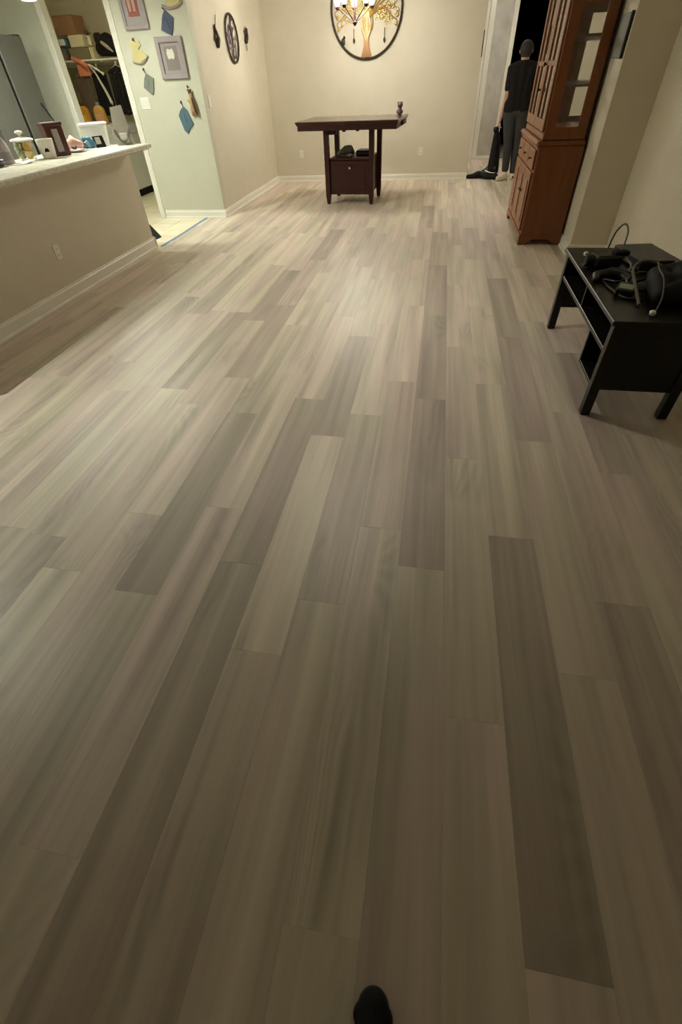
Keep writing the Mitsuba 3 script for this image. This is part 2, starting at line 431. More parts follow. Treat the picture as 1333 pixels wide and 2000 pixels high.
plate('wall_outlet', (XH, 4.05, .386), '+x', .075, .118, 'pale wall outlet low on the bar half wall', 'outlet', 'outlet')
plate('light_switch', (-3.87, YR, 1.27), '-y', .12, .118, 'white two-rocker switch plate beside the kitchen doorway casing', 'light switch', 2)
plate('light_switch', (XL, 7.50, 1.255), '+x', .075, .118, 'cream single switch near the corner of the long left wall', 'light switch', 1)
one('wall_strip', bx(.478, .492, YF - .012, YF + .05, 1.55, 1.84, .003), 'dark_brown', 'thin dark vertical strip on the end corner of the far wall', 'wall strip')

# bar counter top on the half wall
one('bar_counter', cat(bx(-3.92, -3.115, 1.90, 5.80, .954, .991, .008), bx(-3.90, -3.14, 1.93, 5.775, .944, .956)), 'counter_stone', 'long pale stone bar counter on top of the beige half wall', 'counter')
one('painter_tape', cat(*[bx(-3.350 + .008 * math.sin(i), -3.306 + .008 * math.sin(i), 5.80 + i * .25, 6.06 + i * .25, .0012, .0022 + .0002 * (i % 2)) for i in range(6)]), 'tape_blue', 'strip of blue painter tape along the edge of the tile floor', 'tape')
one('floor_mat', prism([(-3.56, 6.03), (-3.54, 6.22), (-4.03, 6.86), (-4.6, 6.3), (-4.1, 5.7)], .008, 'xy', (0, 0, .001)), 'black_matte', 'black kitchen floor mat peeking out behind the end of the half wall', 'mat')
#@@OBJECTS@@
# ------------------------------------------------------------------ lamps
def area(rgb): return {'type': 'area', 'radiance': {'type': 'rgb', 'value': [float(x) for x in rgb]}}

def chandelier(cx, cy, hz):
    t = thing('chandelier', 'five-light dark bronze chandelier with glowing glass shades over the dining table', 'chandelier')
    put('hub', lathe([(.001, hz), (.012, hz + .008), (.034, hz + .035), (.030, hz + .045), (.014, hz + .055), (.012, CEIL - .03)], 20, (cx, cy, 0)), 'bronze', t, 40)
    put('ceiling_plate', lathe([(.012, CEIL - .045), (.06, CEIL - .02), (.065, CEIL - .0)], 24, (cx, cy, 0)), 'bronze', t, 40)
    A = .5 * .030 * .155 * 2 * math.pi
    rad = P_CHAND / 5 / (math.pi * .0377)
    for i in range(5):
        a = math.radians(100 + 72 * i); ux, uy = math.cos(a), math.sin(a)
        R = .235
        pts = spline([(cx + ux * .012, cy + uy * .012, hz + .035), (cx + ux * .09, cy + uy * .09, hz + .085), (cx + ux * .19, cy + uy * .19, hz + .15), (cx + ux * R, cy + uy * R, hz + .175)], 8)
        arm = put('arm', tube(pts, .0065, 8), 'bronze', t, 40)
        put('socket_cup', lathe([(.004, hz + .150), (.022, hz + .160), (.030, hz + .178), (.026, hz + .182)], 20, (cx + ux * R, cy + uy * R, 0)), 'bronze', arm, 40)
        sh = lathe([(.020, hz + .182), (.036, hz + .205), (.044, hz + .24), (.047, hz + .29), (.052, hz + .335)], 24, (cx + ux * R, cy + uy * R, 0), cap=True)
        put('glass_shade', sh, 'lamp_white', t, 40, emitter=area(WARM * rad))
chandelier(-1.27, 8.55, 1.885)

def pendant(x, y, zb):
    t = thing('pendant_lamp', 'bright white drum pendant hanging over the far end of the bar', 'pendant lamp')
    put('shade', lathe([(.105, zb + .012), (.112, zb + .02), (.112, zb + .12), (.07, zb + .15), (.02, zb + .165)], 32, (x, y, 0)), 'white_gloss', t, 40)
    put('diffuser', lathe([(.001, zb - .035), (.05, zb - .030), (.085, zb - .015), (.104, zb + .008), (.105, zb + .02)], 32, (x, y, 0)), 'lamp_white', t, 40, emitter=area(COOL * P_PEND / (math.pi * .046)))
    put('cord', tube([(x, y, zb + .16), (x, y, CEIL)], .004, 6), 'white_gloss', t)
pendant(-3.88, 5.66, 2.065)

t = thing('recessed_light', 'round recessed ceiling light over the kitchen by the near end of the bar', 'ceiling light')
put('trim_ring', lathe([(.075, CEIL - .012), (.10, CEIL - .010), (.105, CEIL - .001)], 32, (KL[0], KL[1], 0), cap=False), 'white_gloss', t, 40)
dk = trimesh.creation.cylinder(.076, .004, sections=32); dk.apply_translation((KL[0], KL[1], CEIL - .012))
put('lens', dk, 'white_gloss', t)
scene['recessed_beam'] = {'type': 'spot', 'to_world': T().look_at(origin=[KL[0], KL[1], KL[2]], target=[KL[0] + .1, KL[1] + .12, 0], up=[0, 1, 0]),
                          'intensity': {'type': 'rgb', 'value': [float(c) for c in COOL * P_KITCH]}, 'cutoff_angle': 55.0, 'beam_width': 24.0}
t = thing('recessed_light', 'round recessed ceiling light above the middle of the wooden floor', 'ceiling light')
put('trim_ring', lathe([(.075, CEIL - .012), (.10, CEIL - .010), (.105, CEIL - .001)], 32, (-.65, 3.3, 0), cap=False), 'white_gloss', t, 40)
dk = trimesh.creation.cylinder(.076, .004, sections=32); dk.apply_translation((-.65, 3.3, CEIL - .010))
put('lens', dk, 'white_gloss', t)
scene['hall_beam'] = {'type': 'spot', 'to_world': T().look_at(origin=[-.65, 3.3, CEIL - .02], target=[-.6, 3.1, 0], up=[0, 1, 0]),
                      'intensity': {'type': 'rgb', 'value': [float(c) for c in np.array([1, .95, .8]) * P_HALL]}, 'cutoff_angle': 53.0, 'beam_width': 30.0}
t = thing('recessed_light', 'round recessed ceiling light over the tiled passage by the kitchen doorway', 'ceiling light')
put('trim_ring', lathe([(.075, CEIL - .012), (.10, CEIL - .010), (.105, CEIL - .001)], 32, (-3.75, 6.15, 0), cap=False), 'white_gloss', t, 40)
dk = trimesh.creation.cylinder(.076, .004, sections=32); dk.apply_translation((-3.75, 6.15, CEIL - .010))
put('lens', dk, 'white_gloss', t)
scene['passage_beam'] = {'type': 'spot', 'to_world': T().look_at(origin=[-3.75, 6.15, CEIL - .02], target=[-3.75, 6.5, 0], up=[0, 1, 0]),
                         'intensity': {'type': 'rgb', 'value': [float(c) for c in COOL * P_PASS]}, 'cutoff_angle': 74.0, 'beam_width': 45.0}
t = thing('closet_light', 'small ceiling lamp inside the closet', 'ceiling light')
put('base', lathe([(.09, CEIL - .03), (.10, CEIL - .01), (.10, CEIL)], 28, (-5.0, 8.15, 0)), 'white_gloss', t, 40)
put('globe', sph(.07, (-5.0, 8.15, CEIL - .09)), 'lamp_white', t, True, emitter=area(np.array([1, .88, .50]) * P_CLOSET / (math.pi * .0616)))
t = thing('kitchen_ceiling_light', 'square kitchen ceiling light panel between bar and refrigerator', 'ceiling light')
put('frame', cat(bx(-4.92, -4.28, 4.28, 4.92, CEIL - .05, CEIL - .002, .004)), 'white_gloss', t)
pn = trimesh.Trimesh([(-4.89, 4.31, CEIL - .052), (-4.31, 4.31, CEIL - .052), (-4.31, 4.89, CEIL - .052), (-4.89, 4.89, CEIL - .052)], [[0, 2, 1], [0, 3, 2]], process=False)
put('diffuser', pn, 'lamp_white', t, emitter=area(COOL * P_MAIN / (math.pi * .336)))
t = thing('entry_light', 'flush ceiling light of the entry hall beyond the far wall', 'ceiling light')
put('base', lathe([(.15, CEIL - .03), (.16, CEIL - .01), (.16, CEIL)], 32, (.95, 11.35, 0)), 'bronze', t, 40)
put('dome', lathe([(.001, CEIL - .11), (.07, CEIL - .10), (.12, CEIL - .065), (.145, CEIL - .03)], 32, (.95, 11.35, 0), cap=False), 'lamp_white', t, 40, emitter=area(WARM * P_ENTRY / (math.pi * .085)))

# ------------------------------------------------------------------ dining table with storage pedestal
def dining_table():
    t = thing('dining_table', 'dark mahogany counter-height dining table with a storage pedestal by the far wall', 'table')
    cx, cy, ang = -1.30, 8.50, -4.0
    def P(m): return mv(rot(m, ang), cx, cy, 0)
    put('tabletop', P(cat(bx(-.735, .735, -.50, .50, .965, .985, .006), bx(-.725, .725, -.49, .49, .948, .967, .004))), 'mahogany_top', t)
    ap = put('apron', P(cat(bx(-.71, .71, -.475, -.45, .885, .955, .003), bx(-.71, .71, .45, .475, .885, .955, .003), bx(-.71, -.685, -.45, .45, .885, .955, .003), bx(.685, .71, -.45, .45, .885, .955, .003))), 'mahogany', t)
    put('moulding', P(cat(bx(-.72, .72, -.486, -.474, .942, .952, .003), bx(.708, .722, -.48, .48, .942, .952, .003))), 'mahogany', ap)
    put('latch', P(bx(.14, .18, -.47, -.44, .872, .888, .004)), 'black_wood', t)
    put('slide_knob', P(bx(-.06, -.02, -.465, -.40, .868, .888, .003)), 'black_wood', t)
    put('leaf_slide', P(bx(-.55, .55, -.10, .10, .865, .95, .004)), 'mahogany', t)
    put('leaf_slot', P(bx(.705, .727, -.05, .12, .895, .95, .002)), 'black_matte', t)
    # legs: tapered feet, square posts
    for sx in (-1, 1):
        for sy in (-1, 1):
            x, y = sx * .335, sy * .315
            leg = hull([(x + dx * w, y + dy * w, z) for z, w in ((0, .021), (.10, .033)) for dx in (-1, 1) for dy in (-1, 1)])
            post = bx(x - .035, x + .035, y - .035, y + .035, .098, .90, .004)
            put('leg', P(cat(leg, post)), 'mahogany', t)
    put('bracket', P(bx(-.30, -.18, -.33, -.30, .83, .89, .004)), 'mahogany', t)
    cab = put('storage_box', P(cat(bx(-.31, .31, -.30, .30, .12, .145, .003), bx(-.31, .31, -.31, .31, .535, .56, .004), bx(-.31, -.292, -.29, .29, .14, .54), bx(-.30, .30, .285, .30, .14, .54))), 'mahogany', t)
    dr = put('door', P(cat(bx(-.297, .297, -.318, -.298, .13, .532, .004), bx(-.24, .24, -.322, -.316, .18, .485, .003))), 'mahogany', t)
    put('knob', P(mv(rot(lathe([(.006, 0), (.007, .012), (.016, .020), (.014, .028), (.002, .031)], 20), 90, (1, 0, 0)), .01, -.318, .448)), 'silver', dr, 40)
    put('side_panel', P(bx(.292, .312, -.285, .285, .14, .54, .003)), 'mahogany_top', t)
    return P
TP = dining_table()
one('cloth_heap', TP(blob([((-.22, -.04, .588), .026), ((-.12, .0, .622), .056), ((-.06, .01, .635), .048), ((-.03, .08, .588), .026)], .016, 8)), 'sage_cloth', 'dark green cloth heap on the shelf under the table top', 'cloth', smooth=True)
one('storage_case', TP(bx(.04, .275, -.05, .22, .561, .62, .012)), 'black_plastic', 'dark flat case on the shelf under the table top', 'case')
fg = thing('figurine', 'small dark purple figurine standing on the back right corner of the dining table', 'figurine')
put('body', TP(mv(bones([[((0, 0, .026), .034), ((0, 0, .06), .030)], [((-.03, 0, .035), .020), ((.03, 0, .035), .020)]], .01, 6), .62, .36, .985)), 'purple_metal', fg, True)
put('head', TP(mv(cat(sph(.038, (.004, 0, .108), (1, 1, .95)), sph(.012, (-.026, 0, .132)), sph(.012, (.028, 0, .132)))  , .62, .36, .985)), 'purple_metal', fg, True)

# ------------------------------------------------------------------ round wall art with a golden tree
def tree_art():
    t = thing('tree_wall_art', 'round black ring wall art with a golden tree of life on the far wall', 'wall art')
    cx, cz, y0, R = -1.335, 2.15, YF - .045, .548
    ring = [(cx + R * math.cos(a), y0 + .018, cz + R * math.sin(a)) for a in np.linspace(0, 2 * np.pi, 72, endpoint=False)]
    put('ring', tube(ring, .020, 8, closed=True, flat=.8), 'iron', t, 40)
    def tb(pts, r0, r1, m, nm, par=t, n=8):
        s = spline([(cx + u, y0 + .012 + w, cz + v) for u, v, w in pts], n)
        return put(nm, tube(s, np.linspace(r0, r1, len(s)), 7, flat=.7), m, par, 50)
    tr = []
    for u in np.linspace(-1, 1, 7):           # bundle of strands flaring at the foot and the crown
        tr.append(tube(spline([(cx + .075 * u, y0 + .014, cz - R + .02), (cx + .035 * u, y0 + .008, cz - .42), (cx + .024 * u + .004 * math.sin(3 * u), y0 + .002, cz - .32), (cx + .06 * u, y0 + .004, cz - .22), (cx + .055 * u, y0 + .006, cz - .12), (cx + .02 * u, y0 + .006, cz - .02)], 8), .013, 7))
    put('trunk', cat(*tr[2:5], *tr[:2], *tr[5:]), 'copper', t, 50)
    for u, w_ in ((-1, .075), (-.45, .04), (.3, .035), (.75, .06), (1.15, .085)):
        tb([(.02 * u, -.30, -.004), (w_ * u * .9, -.21, -.012), (w_ * u, -.12, -.012), (.045 * u, -.04, -.008), (-.03 * u, .01, -.006), (-.07 * u, .08, -.004)], .013, .009, 'gold', 'crown_strand')
    r = np.random.default_rng(5)
    for i in range(16):
        a = math.radians(-18 + 216 * (i / 15.0)); s = 1 if math.cos(a) >= 0 else -1
        L_ = R * (.80 + .12 * r.random())
        e = (math.cos(a) * L_, math.sin(a) * L_ * .95)
        m = (e[0] * .45 + .05 * s, max(e[1], -.05) * .45 + .05 - .08)
        c1 = (e[0] + .05 * s * r.random() - .03 * s, e[1] - .06)
        pts = [(.02 * s, -.10, 0), (m[0], m[1] + .05, -.008), (e[0] * .85, e[1] * .9 + .03, -.006), (e[0], e[1], 0), (c1[0], c1[1], .002), (c1[0] - .03 * s, c1[1] + .015, .002)]
        tb(pts, .013, .005, 'gold', 'branch')
    for i, (u, v) in enumerate(((-.22, -.12), (.16, -.13), (.25, -.10), (-.30, -.05), (.33, -.18), (-.36, -.14))):   # curled leaves of the lower branches
        c = [(u + .045 * math.cos(q) * (1 - q / 9), v + .045 * math.sin(q) * (1 - q / 9), -.004) for q in np.linspace(0, 5.2, 12)]
        tb(c, .009, .005, 'gold', 'scroll', n=3)
    lv = []
    for i in range(170):
        a = math.radians(-25 + 230 * r.random()); d = R * (.35 + .57 * r.random())
        lf = sph(.026, s=(1, .22, .5), sub=1); lf = rot(lf, r.random() * 180, (0, 1, 0))
        lv.append(mv(lf, cx + d * math.cos(a), y0 - .004 + .02 * r.random(), cz + d * math.sin(a)))
    k = put('leaves', cat(*lv), 'gold', t, True); labels[k] = {'kind': 'stuff'}
    for u, v in ((-.20, -.335), (.285, -.345)):
        put('hanging_drop', cat(tube([(cx + u, y0 + .01, cz + v + .13), (cx + u, y0 + .01, cz + v + .02)], .005, 6), mv(lathe([(.001, -.035), (.016, -.01), (.018, .01), (.004, .03)], 12), cx + u, y0 + .01, cz + v)), 'dark_brown', t, 40)
    put('bird', cat(sph(.034, (cx - .375, y0 + .005, cz - .345), (.9, .5, 1.3)), sph(.018, (cx - .355, y0 + .005, cz - .295)), hull([(cx - .375, y0, cz - .36), (cx - .40, y0 + .01, cz - .36), (cx - .37, y0 + .01, cz - .42)])), 'iron', t, True)
tree_art()

# ------------------------------------------------------------------ metal art on the long left wall
def left_art():
    y0, z0 = 8.69, 1.853
    t = thing('metal_wall_plaque', 'oval-looking round iron ring plaque with a cut-out scene on the long left wall', 'wall art')
    x = XL + .02
    put('ring', tube([(x, y0 + .235 * math.cos(a), z0 + .235 * math.sin(a)) for a in np.linspace(0, 2 * np.pi, 56, endpoint=False)], .013, 8, True), 'iron', t, 40)
    r = np.random.default_rng(3)
    for i in range(9):
        q = r.uniform(-.13, .13, 2)
        pts = [(x - .004, y0 + q[0] + .05 * math.cos(b + i), z0 + q[1] + .09 * math.sin(b * 1.3 + i)) for b in np.linspace(0, 2.6, 5)]
        put('scroll', tube(spline(pts, 5), np.linspace(.012, .006, 21), 6, flat=.6), 'purple_metal', t, 50)
    put('leaf', cat(*[rot(mv(sph(.034, s=(.2, 1, .45), sub=1), x, y0 + .13 * math.cos(i * 1.1) * (.4 + .1 * (i % 4)), z0 + .15 * math.sin(i * 1.1)), 25 * i, (1, 0, 0), (x, y0, z0)) for i in range(9)]), 'purple_metal', t, True)
    put('spoke', tube([(x, y0 - .05, z0 - .222), (x, y0 + .01, z0 - .05), (x, y0 - .04, z0 + .10), (x, y0 + .03, z0 + .228)], .008, 6), 'iron', t, 40)
    # two small iron dragonflies / birds either side
    a = thing('iron_wall_bird', 'dark iron bird with a long raised tail left of the round plaque', 'wall art')
    yb, zb = 8.10, 1.86
    put('body', bones([[((x, yb + .0, zb - .09), .022), ((x, yb + .03, zb - .03), .03), ((x, yb - .02, zb + .05), .02), ((x, yb - .03, zb + .09), .012)]], .012, 6), 'iron', a, True)
    put('tail', hull([(x, yb - .035, zb + .06), (x, yb - .02, zb + .07), (x, yb + .055, zb + .19), (x, yb + .075, zb + .19), (x + .008, yb, zb + .1)]), 'iron', a)
    put('wing', cat(hull([(x - .006, yb + .03, zb), (x - .006, yb - .07, zb - .05), (x, yb - .06, zb + .03), (x + .012, yb, zb)]), tube(spline([(x, yb - .06, zb - .1), (x, yb - .075, zb - .04), (x, yb - .05, zb + .02)], 5), .008, 6)), 'iron', a)
    b = thing('iron_wall_bird', 'small dark iron bird diving right of the round plaque', 'wall art')
    yb, zb = 9.35, 1.90
    put('body', bones([[((x, yb - .05, zb - .05), .030), ((x, yb, zb), .028), ((x, yb + .03, zb + .07), .016)]], .012, 6), 'iron', b, True)
    put('wing', cat(hull([(x, yb - .04, zb), (x, yb + .06, zb + .01), (x, yb - .09, zb + .06), (x + .01, yb, zb + .04)]), hull([(x, yb - .05, zb + .02), (x + .006, yb - .06, zb + .05), (x, yb - .02, zb + .09), (x, yb + .03, zb + .10)])), 'iron', b)
    put('tail', hull([(x, yb - .05, zb - .07), (x, yb - .03, zb - .06), (x + .006, yb - .06, zb - .15), (x, yb - .085, zb - .15)]), 'iron', b)
left_art()

# ------------------------------------------------------------------ framed prints and cloth ornaments on the return wall
def framed(name, x0, x1, z0, z1, fw, label, inner, mats):
    t = thing(name, label, 'framed picture')
    y = YR - .001; d = .032
    put('frame', cat(bx(x0, x0 + fw, y - d, y, z0, z1, .005), bx(x1 - fw, x1, y - d, y, z0, z1, .005), bx(x0 + fw * .7, x1 - fw * .7, y - d, y, z0, z0 + fw, .005), bx(x0 + fw * .7, x1 - fw * .7, y - d, y, z1 - fw, z1, .005)), mats[0], t)
    put('mount', bx(x0 + fw * .6, x1 - fw * .6, y - .012, y - .004, z0 + fw * .6, z1 - fw * .6), mats[1], t)
    a, b, c, e = inner
    put('print', bx(a, b, y - .016, y - .010, c, e), mats[2], t)
    return t, y
t, y = framed('framed_print', -3.87, -3.56, 1.915, 2.33, .035, 'lavender-grey framed print with a red picture nearest the doorway', (-3.785, -3.645, 2.02, 2.26), ('lavender_frame', 'lavender_mat', 'red_print'))
put('figure', cat(*[prism([(a, 2.06), (a + .028, 2.06), (a + .033, 2.16), (a + .02, 2.22), (a - .006, 2.16)], .003, 'xz', (0, y - .019, 0)) for a in (-3.765, -3.71)]), 'pink_print', t)
t, y = framed('framed_print', -3.535, -3.185, 1.478, 1.845, .05, 'lavender-grey framed print with a small pale picture, lower right of the red one', (-3.44, -3.275, 1.56, 1.765), ('lavender_frame', 'lavender_mat', 'grey_print'))
put('figure', cat(prism([(-3.405, 1.66), (-3.385, 1.65), (-3.365, 1.665), (-3.345, 1.65), (-3.325, 1.66), (-3.315, 1.70), (-3.33, 1.745), (-3.365, 1.735), (-3.40, 1.745), (-3.415, 1.70)], .003, 'xz', (0, y - .019, 0))), 'white_print', t)

def kite(name, poly, top, m, label, seam):
    """a quilted cloth pennant hanging on a small hook"""
    t = thing(name, label, 'wall ornament'); y = YR - .012
    put('cloth', prism(Polygon(poly).buffer(-.004).buffer(.008), .014, 'xz', (0, y - .006, 0)), m, t)
    (a, b), (c, d) = seam
    put('seam', tube([(a, y - .007, b), ((a + c) / 2 + .004, y - .009, (b + d) / 2), (c, y - .007, d)], .0035, 6), m, t)
    ax, az = poly[0]
    put('hook', cat(sph(.011, (top[0], y, top[1]), (1, .7, 1.4)), tube([(top[0], y, top[1]), (ax, y - .002, az - .01)], .004, 6)), 'dark_brown', t, 40)
kite('cloth_pennant', [(-3.322, 2.05), (-3.299, 2.029), (-3.241, 1.988), (-3.276, 1.898), (-3.302, 1.855), (-3.411, 1.901), (-3.363, 2.007)], (-3.345, 2.075), 'blue_denim', 'dark blue cloth pennant hanging above the pale framed print', ((-3.335, 2.0), (-3.31, 1.90)))
kite('cloth_pennant', [(-3.75, 1.54), (-3.671, 1.496), (-3.703, 1.392), (-3.728, 1.349), (-3.819, 1.417), (-3.788, 1.49)], (-3.773, 1.58), 'sage_cloth', 'grey-green cloth pennant hanging just above the light switch', ((-3.745, 1.49), (-3.755, 1.42)))
kite('cloth_pennant', [(-3.347, 1.217), (-3.309, 1.183), (-3.259, 1.051), (-3.324, 1.006), (-3.36, .961), (-3.392, .991), (-3.429, 1.136), (-3.399, 1.18)], (-3.366, 1.265), 'teal_cloth', 'teal blue cloth pennant hanging lowest on the wall', ((-3.36, 1.16), (-3.34, 1.05)))
# yellow dress
t = thing('dress_ornament', 'small pale yellow cloth dress ornament hanging under the red print', 'wall ornament'); y = YR - .014
put('skirt', prism(Polygon([(-3.838, 1.755), (-3.785, 1.752), (-3.727, 1.731), (-3.680, 1.690), (-3.794, 1.642), (-3.882, 1.655)]).buffer(.005), .018, 'xz', (0, y - .006, 0)), 'cream_yellow', t)
put('bodice', prism(Polygon([(-3.835, 1.752), (-3.788, 1.752), (-3.735, 1.790), (-3.745, 1.820), (-3.79, 1.806), (-3.815, 1.826), (-3.85, 1.822), (-3.875, 1.795)]).buffer(.004), .016, 'xz', (0, y - .004, 0)), 'cream_yellow', t)
put('hem', tube(spline([(-3.885, y, 1.650), (-3.80, y - .006, 1.632), (-3.73, y - .006, 1.650), (-3.668, y, 1.697)], 6), .007, 6), 'lavender_frame', t, 40)
put('hook', sph(.011, (-3.81, y - .006, 1.838), (1, .7, 1.3)), 'dark_brown', t, True)
# wooden rocking toy at the top
t = thing('moon_ornament', 'small yellow and brown rocker-shaped ornament at the top of the wall', 'wall ornament')
put('rocker', tube(spline([(-3.345, y, 2.085), (-3.265, y - .006, 2.064), (-3.17, y - .006, 2.072), (-3.095, y, 2.105)], 7), .012, 8), 'lavender_frame', t, 40)
put('body', prism(Polygon([(-3.284, 2.085), (-3.246, 2.077), (-3.145, 2.081), (-3.119, 2.119), (-3.15, 2.18), (-3.22, 2.20), (-3.27, 2.16)]).buffer(.006), .016, 'xz', (0, y - .006, 0)), 'cream_yellow', t)
# bear
t = thing('bear_ornament', 'small tan wooden bear ornament right of the teal pennant', 'wall ornament')
put('body', mv(bones([[((0, 0, -.09), .034), ((0, 0, .0), .030), ((.0, 0, .06), .020)], [((-.01, 0, -.03), .02), ((-.045, 0, .0), .012)], [((.015, 0, -.09), .02), ((.03, 0, -.135), .016)], [((-.015, 0, -.09), .02), ((-.02, 0, -.135), .016)]], .012, 6), -3.205, YR - .03, 1.275), 'tan_wood', t, True)
put('head', cat(sph(.026, (-3.212, YR - .03, 1.35), (.8, .7, 1.1)), sph(.010, (-3.232, YR - .03, 1.375)), sph(.010, (-3.194, YR - .03, 1.375))), 'dark_brown', t, True)
put('hook', sph(.010, (-3.235, YR - .012, 1.405), (1, .7, 1.4)), 'dark_brown', t, True)
put('strap', tube(spline([(-3.19, YR - .052, 1.30), (-3.175, YR - .06, 1.22), (-3.165, YR - .045, 1.14)], 6), .011, 8), 'dark_brown', t, 40)

# ------------------------------------------------------------------ china hutch
def hutch():
    t = thing('china_hutch', 'tall cherry wood china hutch with glass doors against the right wall', 'china cabinet')
    X0h, X1h, Y0h, Y1h = .955, 1.385, 5.93, 7.30
    put('base_case', cat(bx(X0h, X1h, Y0h, Y1h, .09, .855, .005)), 'cherry', t)
    sidep = Polygon([(X0h, .0), (X0h + .07, 0), (X0h + .095, .035), (X0h + .14, .055), (X1h - .14, .055), (X1h - .095, .035), (X1h - .07, 0), (X1h, 0), (X1h, .10), (X0h, .10)])
    put('bracket_foot', prism(sidep, .022, 'xz', (0, Y0h - .004, 0)), 'cherry', t)
    put('bracket_foot', prism(sidep, .022, 'xz', (0, Y1h - .018, 0)), 'cherry', t)
    fp = Polygon([(Y0h, 0), (Y0h + .10, 0), (Y0h + .13, .04), (Y0h + .2, .055), (Y1h - .2, .055), (Y1h - .13, .04), (Y1h - .10, 0), (Y1h, 0), (Y1h, .10), (Y0h, .10)])
    put('plinth', prism(fp, .022, 'yz', (X0h - .010, 0, 0)), 'cherry', t)
    put('side_frame', cat(bx(X0h + .012, X0h + .03, Y0h - .005, Y0h + .002, .10, .85, .002)), 'cherry', t)
    # top with bullnose
    put('waist_top', cat(bx(X0h - .030, X1h, Y0h - .012, Y1h + .02, .855, .90, .018), bx(X0h - .012, X1h - .01, Y0h - .006, Y1h + .01, .838, .860, .006)), 'cherry', t)
    def panel(y0, y1, z0, z1, nm, knob):
        k = put(nm, cat(bx(X0h - .020, X0h + .004, y0, y1, z0, z1, .005)), 'cherry', t)
        if z1 - z0 > .3:
            put('raised_panel', cat(bx(X0h - .027, X0h - .018, y0 + .07, y1 - .07, z0 + .07, z1 - .07, .006)), 'cherry', k)
        put('knob', mv(rot(lathe([(.005, 0), (.006, .012), (.014, .018), (.012, .026), (.002, .029)], 16), -90, (0, 1, 0)), X0h - .018, *knob), 'brass_knob', k, 40)
    ym = (Y0h + Y1h) / 2
    n = 3; w = (Y1h - Y0h - .08) / n
    for i in range(n):
        a = Y0h + .04 + i * w
        panel(a + .008, a + w - .008, .665, .825, 'drawer', (a + w / 2, .745))
        panel(a + .008, a + w - .008, .125, .645, 'door', (a + w - .05 if i != 1 else a + .05, .44))
    # upper part
    A0, A1, B0, B1, Z0, Z1 = .985, 1.365, 5.955, 7.275, .90, 2.10
    put('deck', bx(A0 - .012, A1, B0 - .006, B1 + .006, Z0, .955, .008), 'cherry', t)
    put('mirror_back', bx(A1 - .012, A1 - .006, B0 + .01, B1 - .01, .955, Z1), 'mirror', t)
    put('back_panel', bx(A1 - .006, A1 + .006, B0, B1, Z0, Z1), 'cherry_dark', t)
    put('crown', cat(bx(A0 - .04, A1, B0 - .03, B1 + .03, Z1, Z1 + .05, .012), bx(A0 - .07, A1, B0 - .06, B1 + .06, Z1 + .05, Z1 + .09, .014)), 'cherry', t)
    for yy in (B0, B1 - .022):
        s = put('side_frame', cat(bx(A0, A0 + .085, yy, yy + .022, .95, Z1, .003), bx(A1 - .085, A1, yy, yy + .022, .95, Z1, .003),
                                  bx(A0 + .08, A1 - .08, yy, yy + .022, .95, 1.0, .003), bx(A0 + .08, A1 - .08, yy, yy + .022, 1.80, Z1, .003)), 'cherry', t)
        put('side_pane', trimesh.Trimesh([(A0 + .08, yy + .011, .99), (A1 - .08, yy + .011, .99), (A1 - .08, yy + .011, 1.81), (A0 + .08, yy + .011, 1.81)], [[0, 1, 2], [0, 2, 3]], process=False), 'pane_glass', s)
    for z in (1.28, 1.60):
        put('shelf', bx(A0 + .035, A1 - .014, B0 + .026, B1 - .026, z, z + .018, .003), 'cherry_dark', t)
    # two glazed doors with a mid rail
    n = 2; w = (B1 - B0 - .05) / n
    put('face_frame', cat(bx(A0 - .004, A0 + .018, B0, B0 + .03, .95, Z1, .003), bx(A0 - .004, A0 + .018, B1 - .03, B1, .95, Z1, .003), bx(A0 - .004, A0 + .018, B0, B1, 2.03, Z1, .003)), 'cherry', t)
    for i in range(n):
        a, b = B0 + .025 + i * w + .003, B0 + .025 + (i + 1) * w - .003
        s = .085; z0, z1 = .965, 2.03
        d = put('glass_door', cat(bx(A0 - .024, A0, a, a + s, z0, z1, .006), bx(A0 - .024, A0, b - s, b, z0, z1, .006), bx(A0 - .024, A0, a + s * .9, b - s * .9, z0, z0 + s, .006), bx(A0 - .024, A0, a + s * .9, b - s * .9, z1 - s, z1, .006)), 'cherry', t)
        mid = (a + b) / 2
        put('muntin', bx(A0 - .022, A0 - .004, mid - .022, mid + .022, z0 + s, z1 - s, .004), 'cherry', d)
        put('muntin', bx(A0 - .020, A0 - .004, a + s, b - s, 1.425, 1.465, .004), 'cherry', d)
        put('pane', trimesh.Trimesh([(A0 - .011, a + s, z0 + s), (A0 - .011, b - s, z0 + s), (A0 - .011, b - s, z1 - s), (A0 - .011, a + s, z1 - s)], [[0, 1, 2], [0, 2, 3]], process=False), 'pane_glass', d)
        put('knob', mv(rot(lathe([(.006, 0), (.007, .012), (.018, .018), (.016, .028), (.002, .032)], 16), -90, (0, 1, 0)), A0 - .022, b - s / 2 if i == 0 else a + s / 2, 1.44 if i == 0 else 1.25), 'black_matte', d, 40)
hutch()
t = thing('wall_picture', 'grey rectangular canvas hung on the wall just right of the hutch', 'picture')
put('canvas', bx(1.39, 1.409, 5.60, 5.90, 1.455, 1.715, .004), 'frame_grey', t)
put('edge', bx(1.386, 1.409, 5.585, 5.602, 1.45, 1.72, .004), 'black_plastic', t)

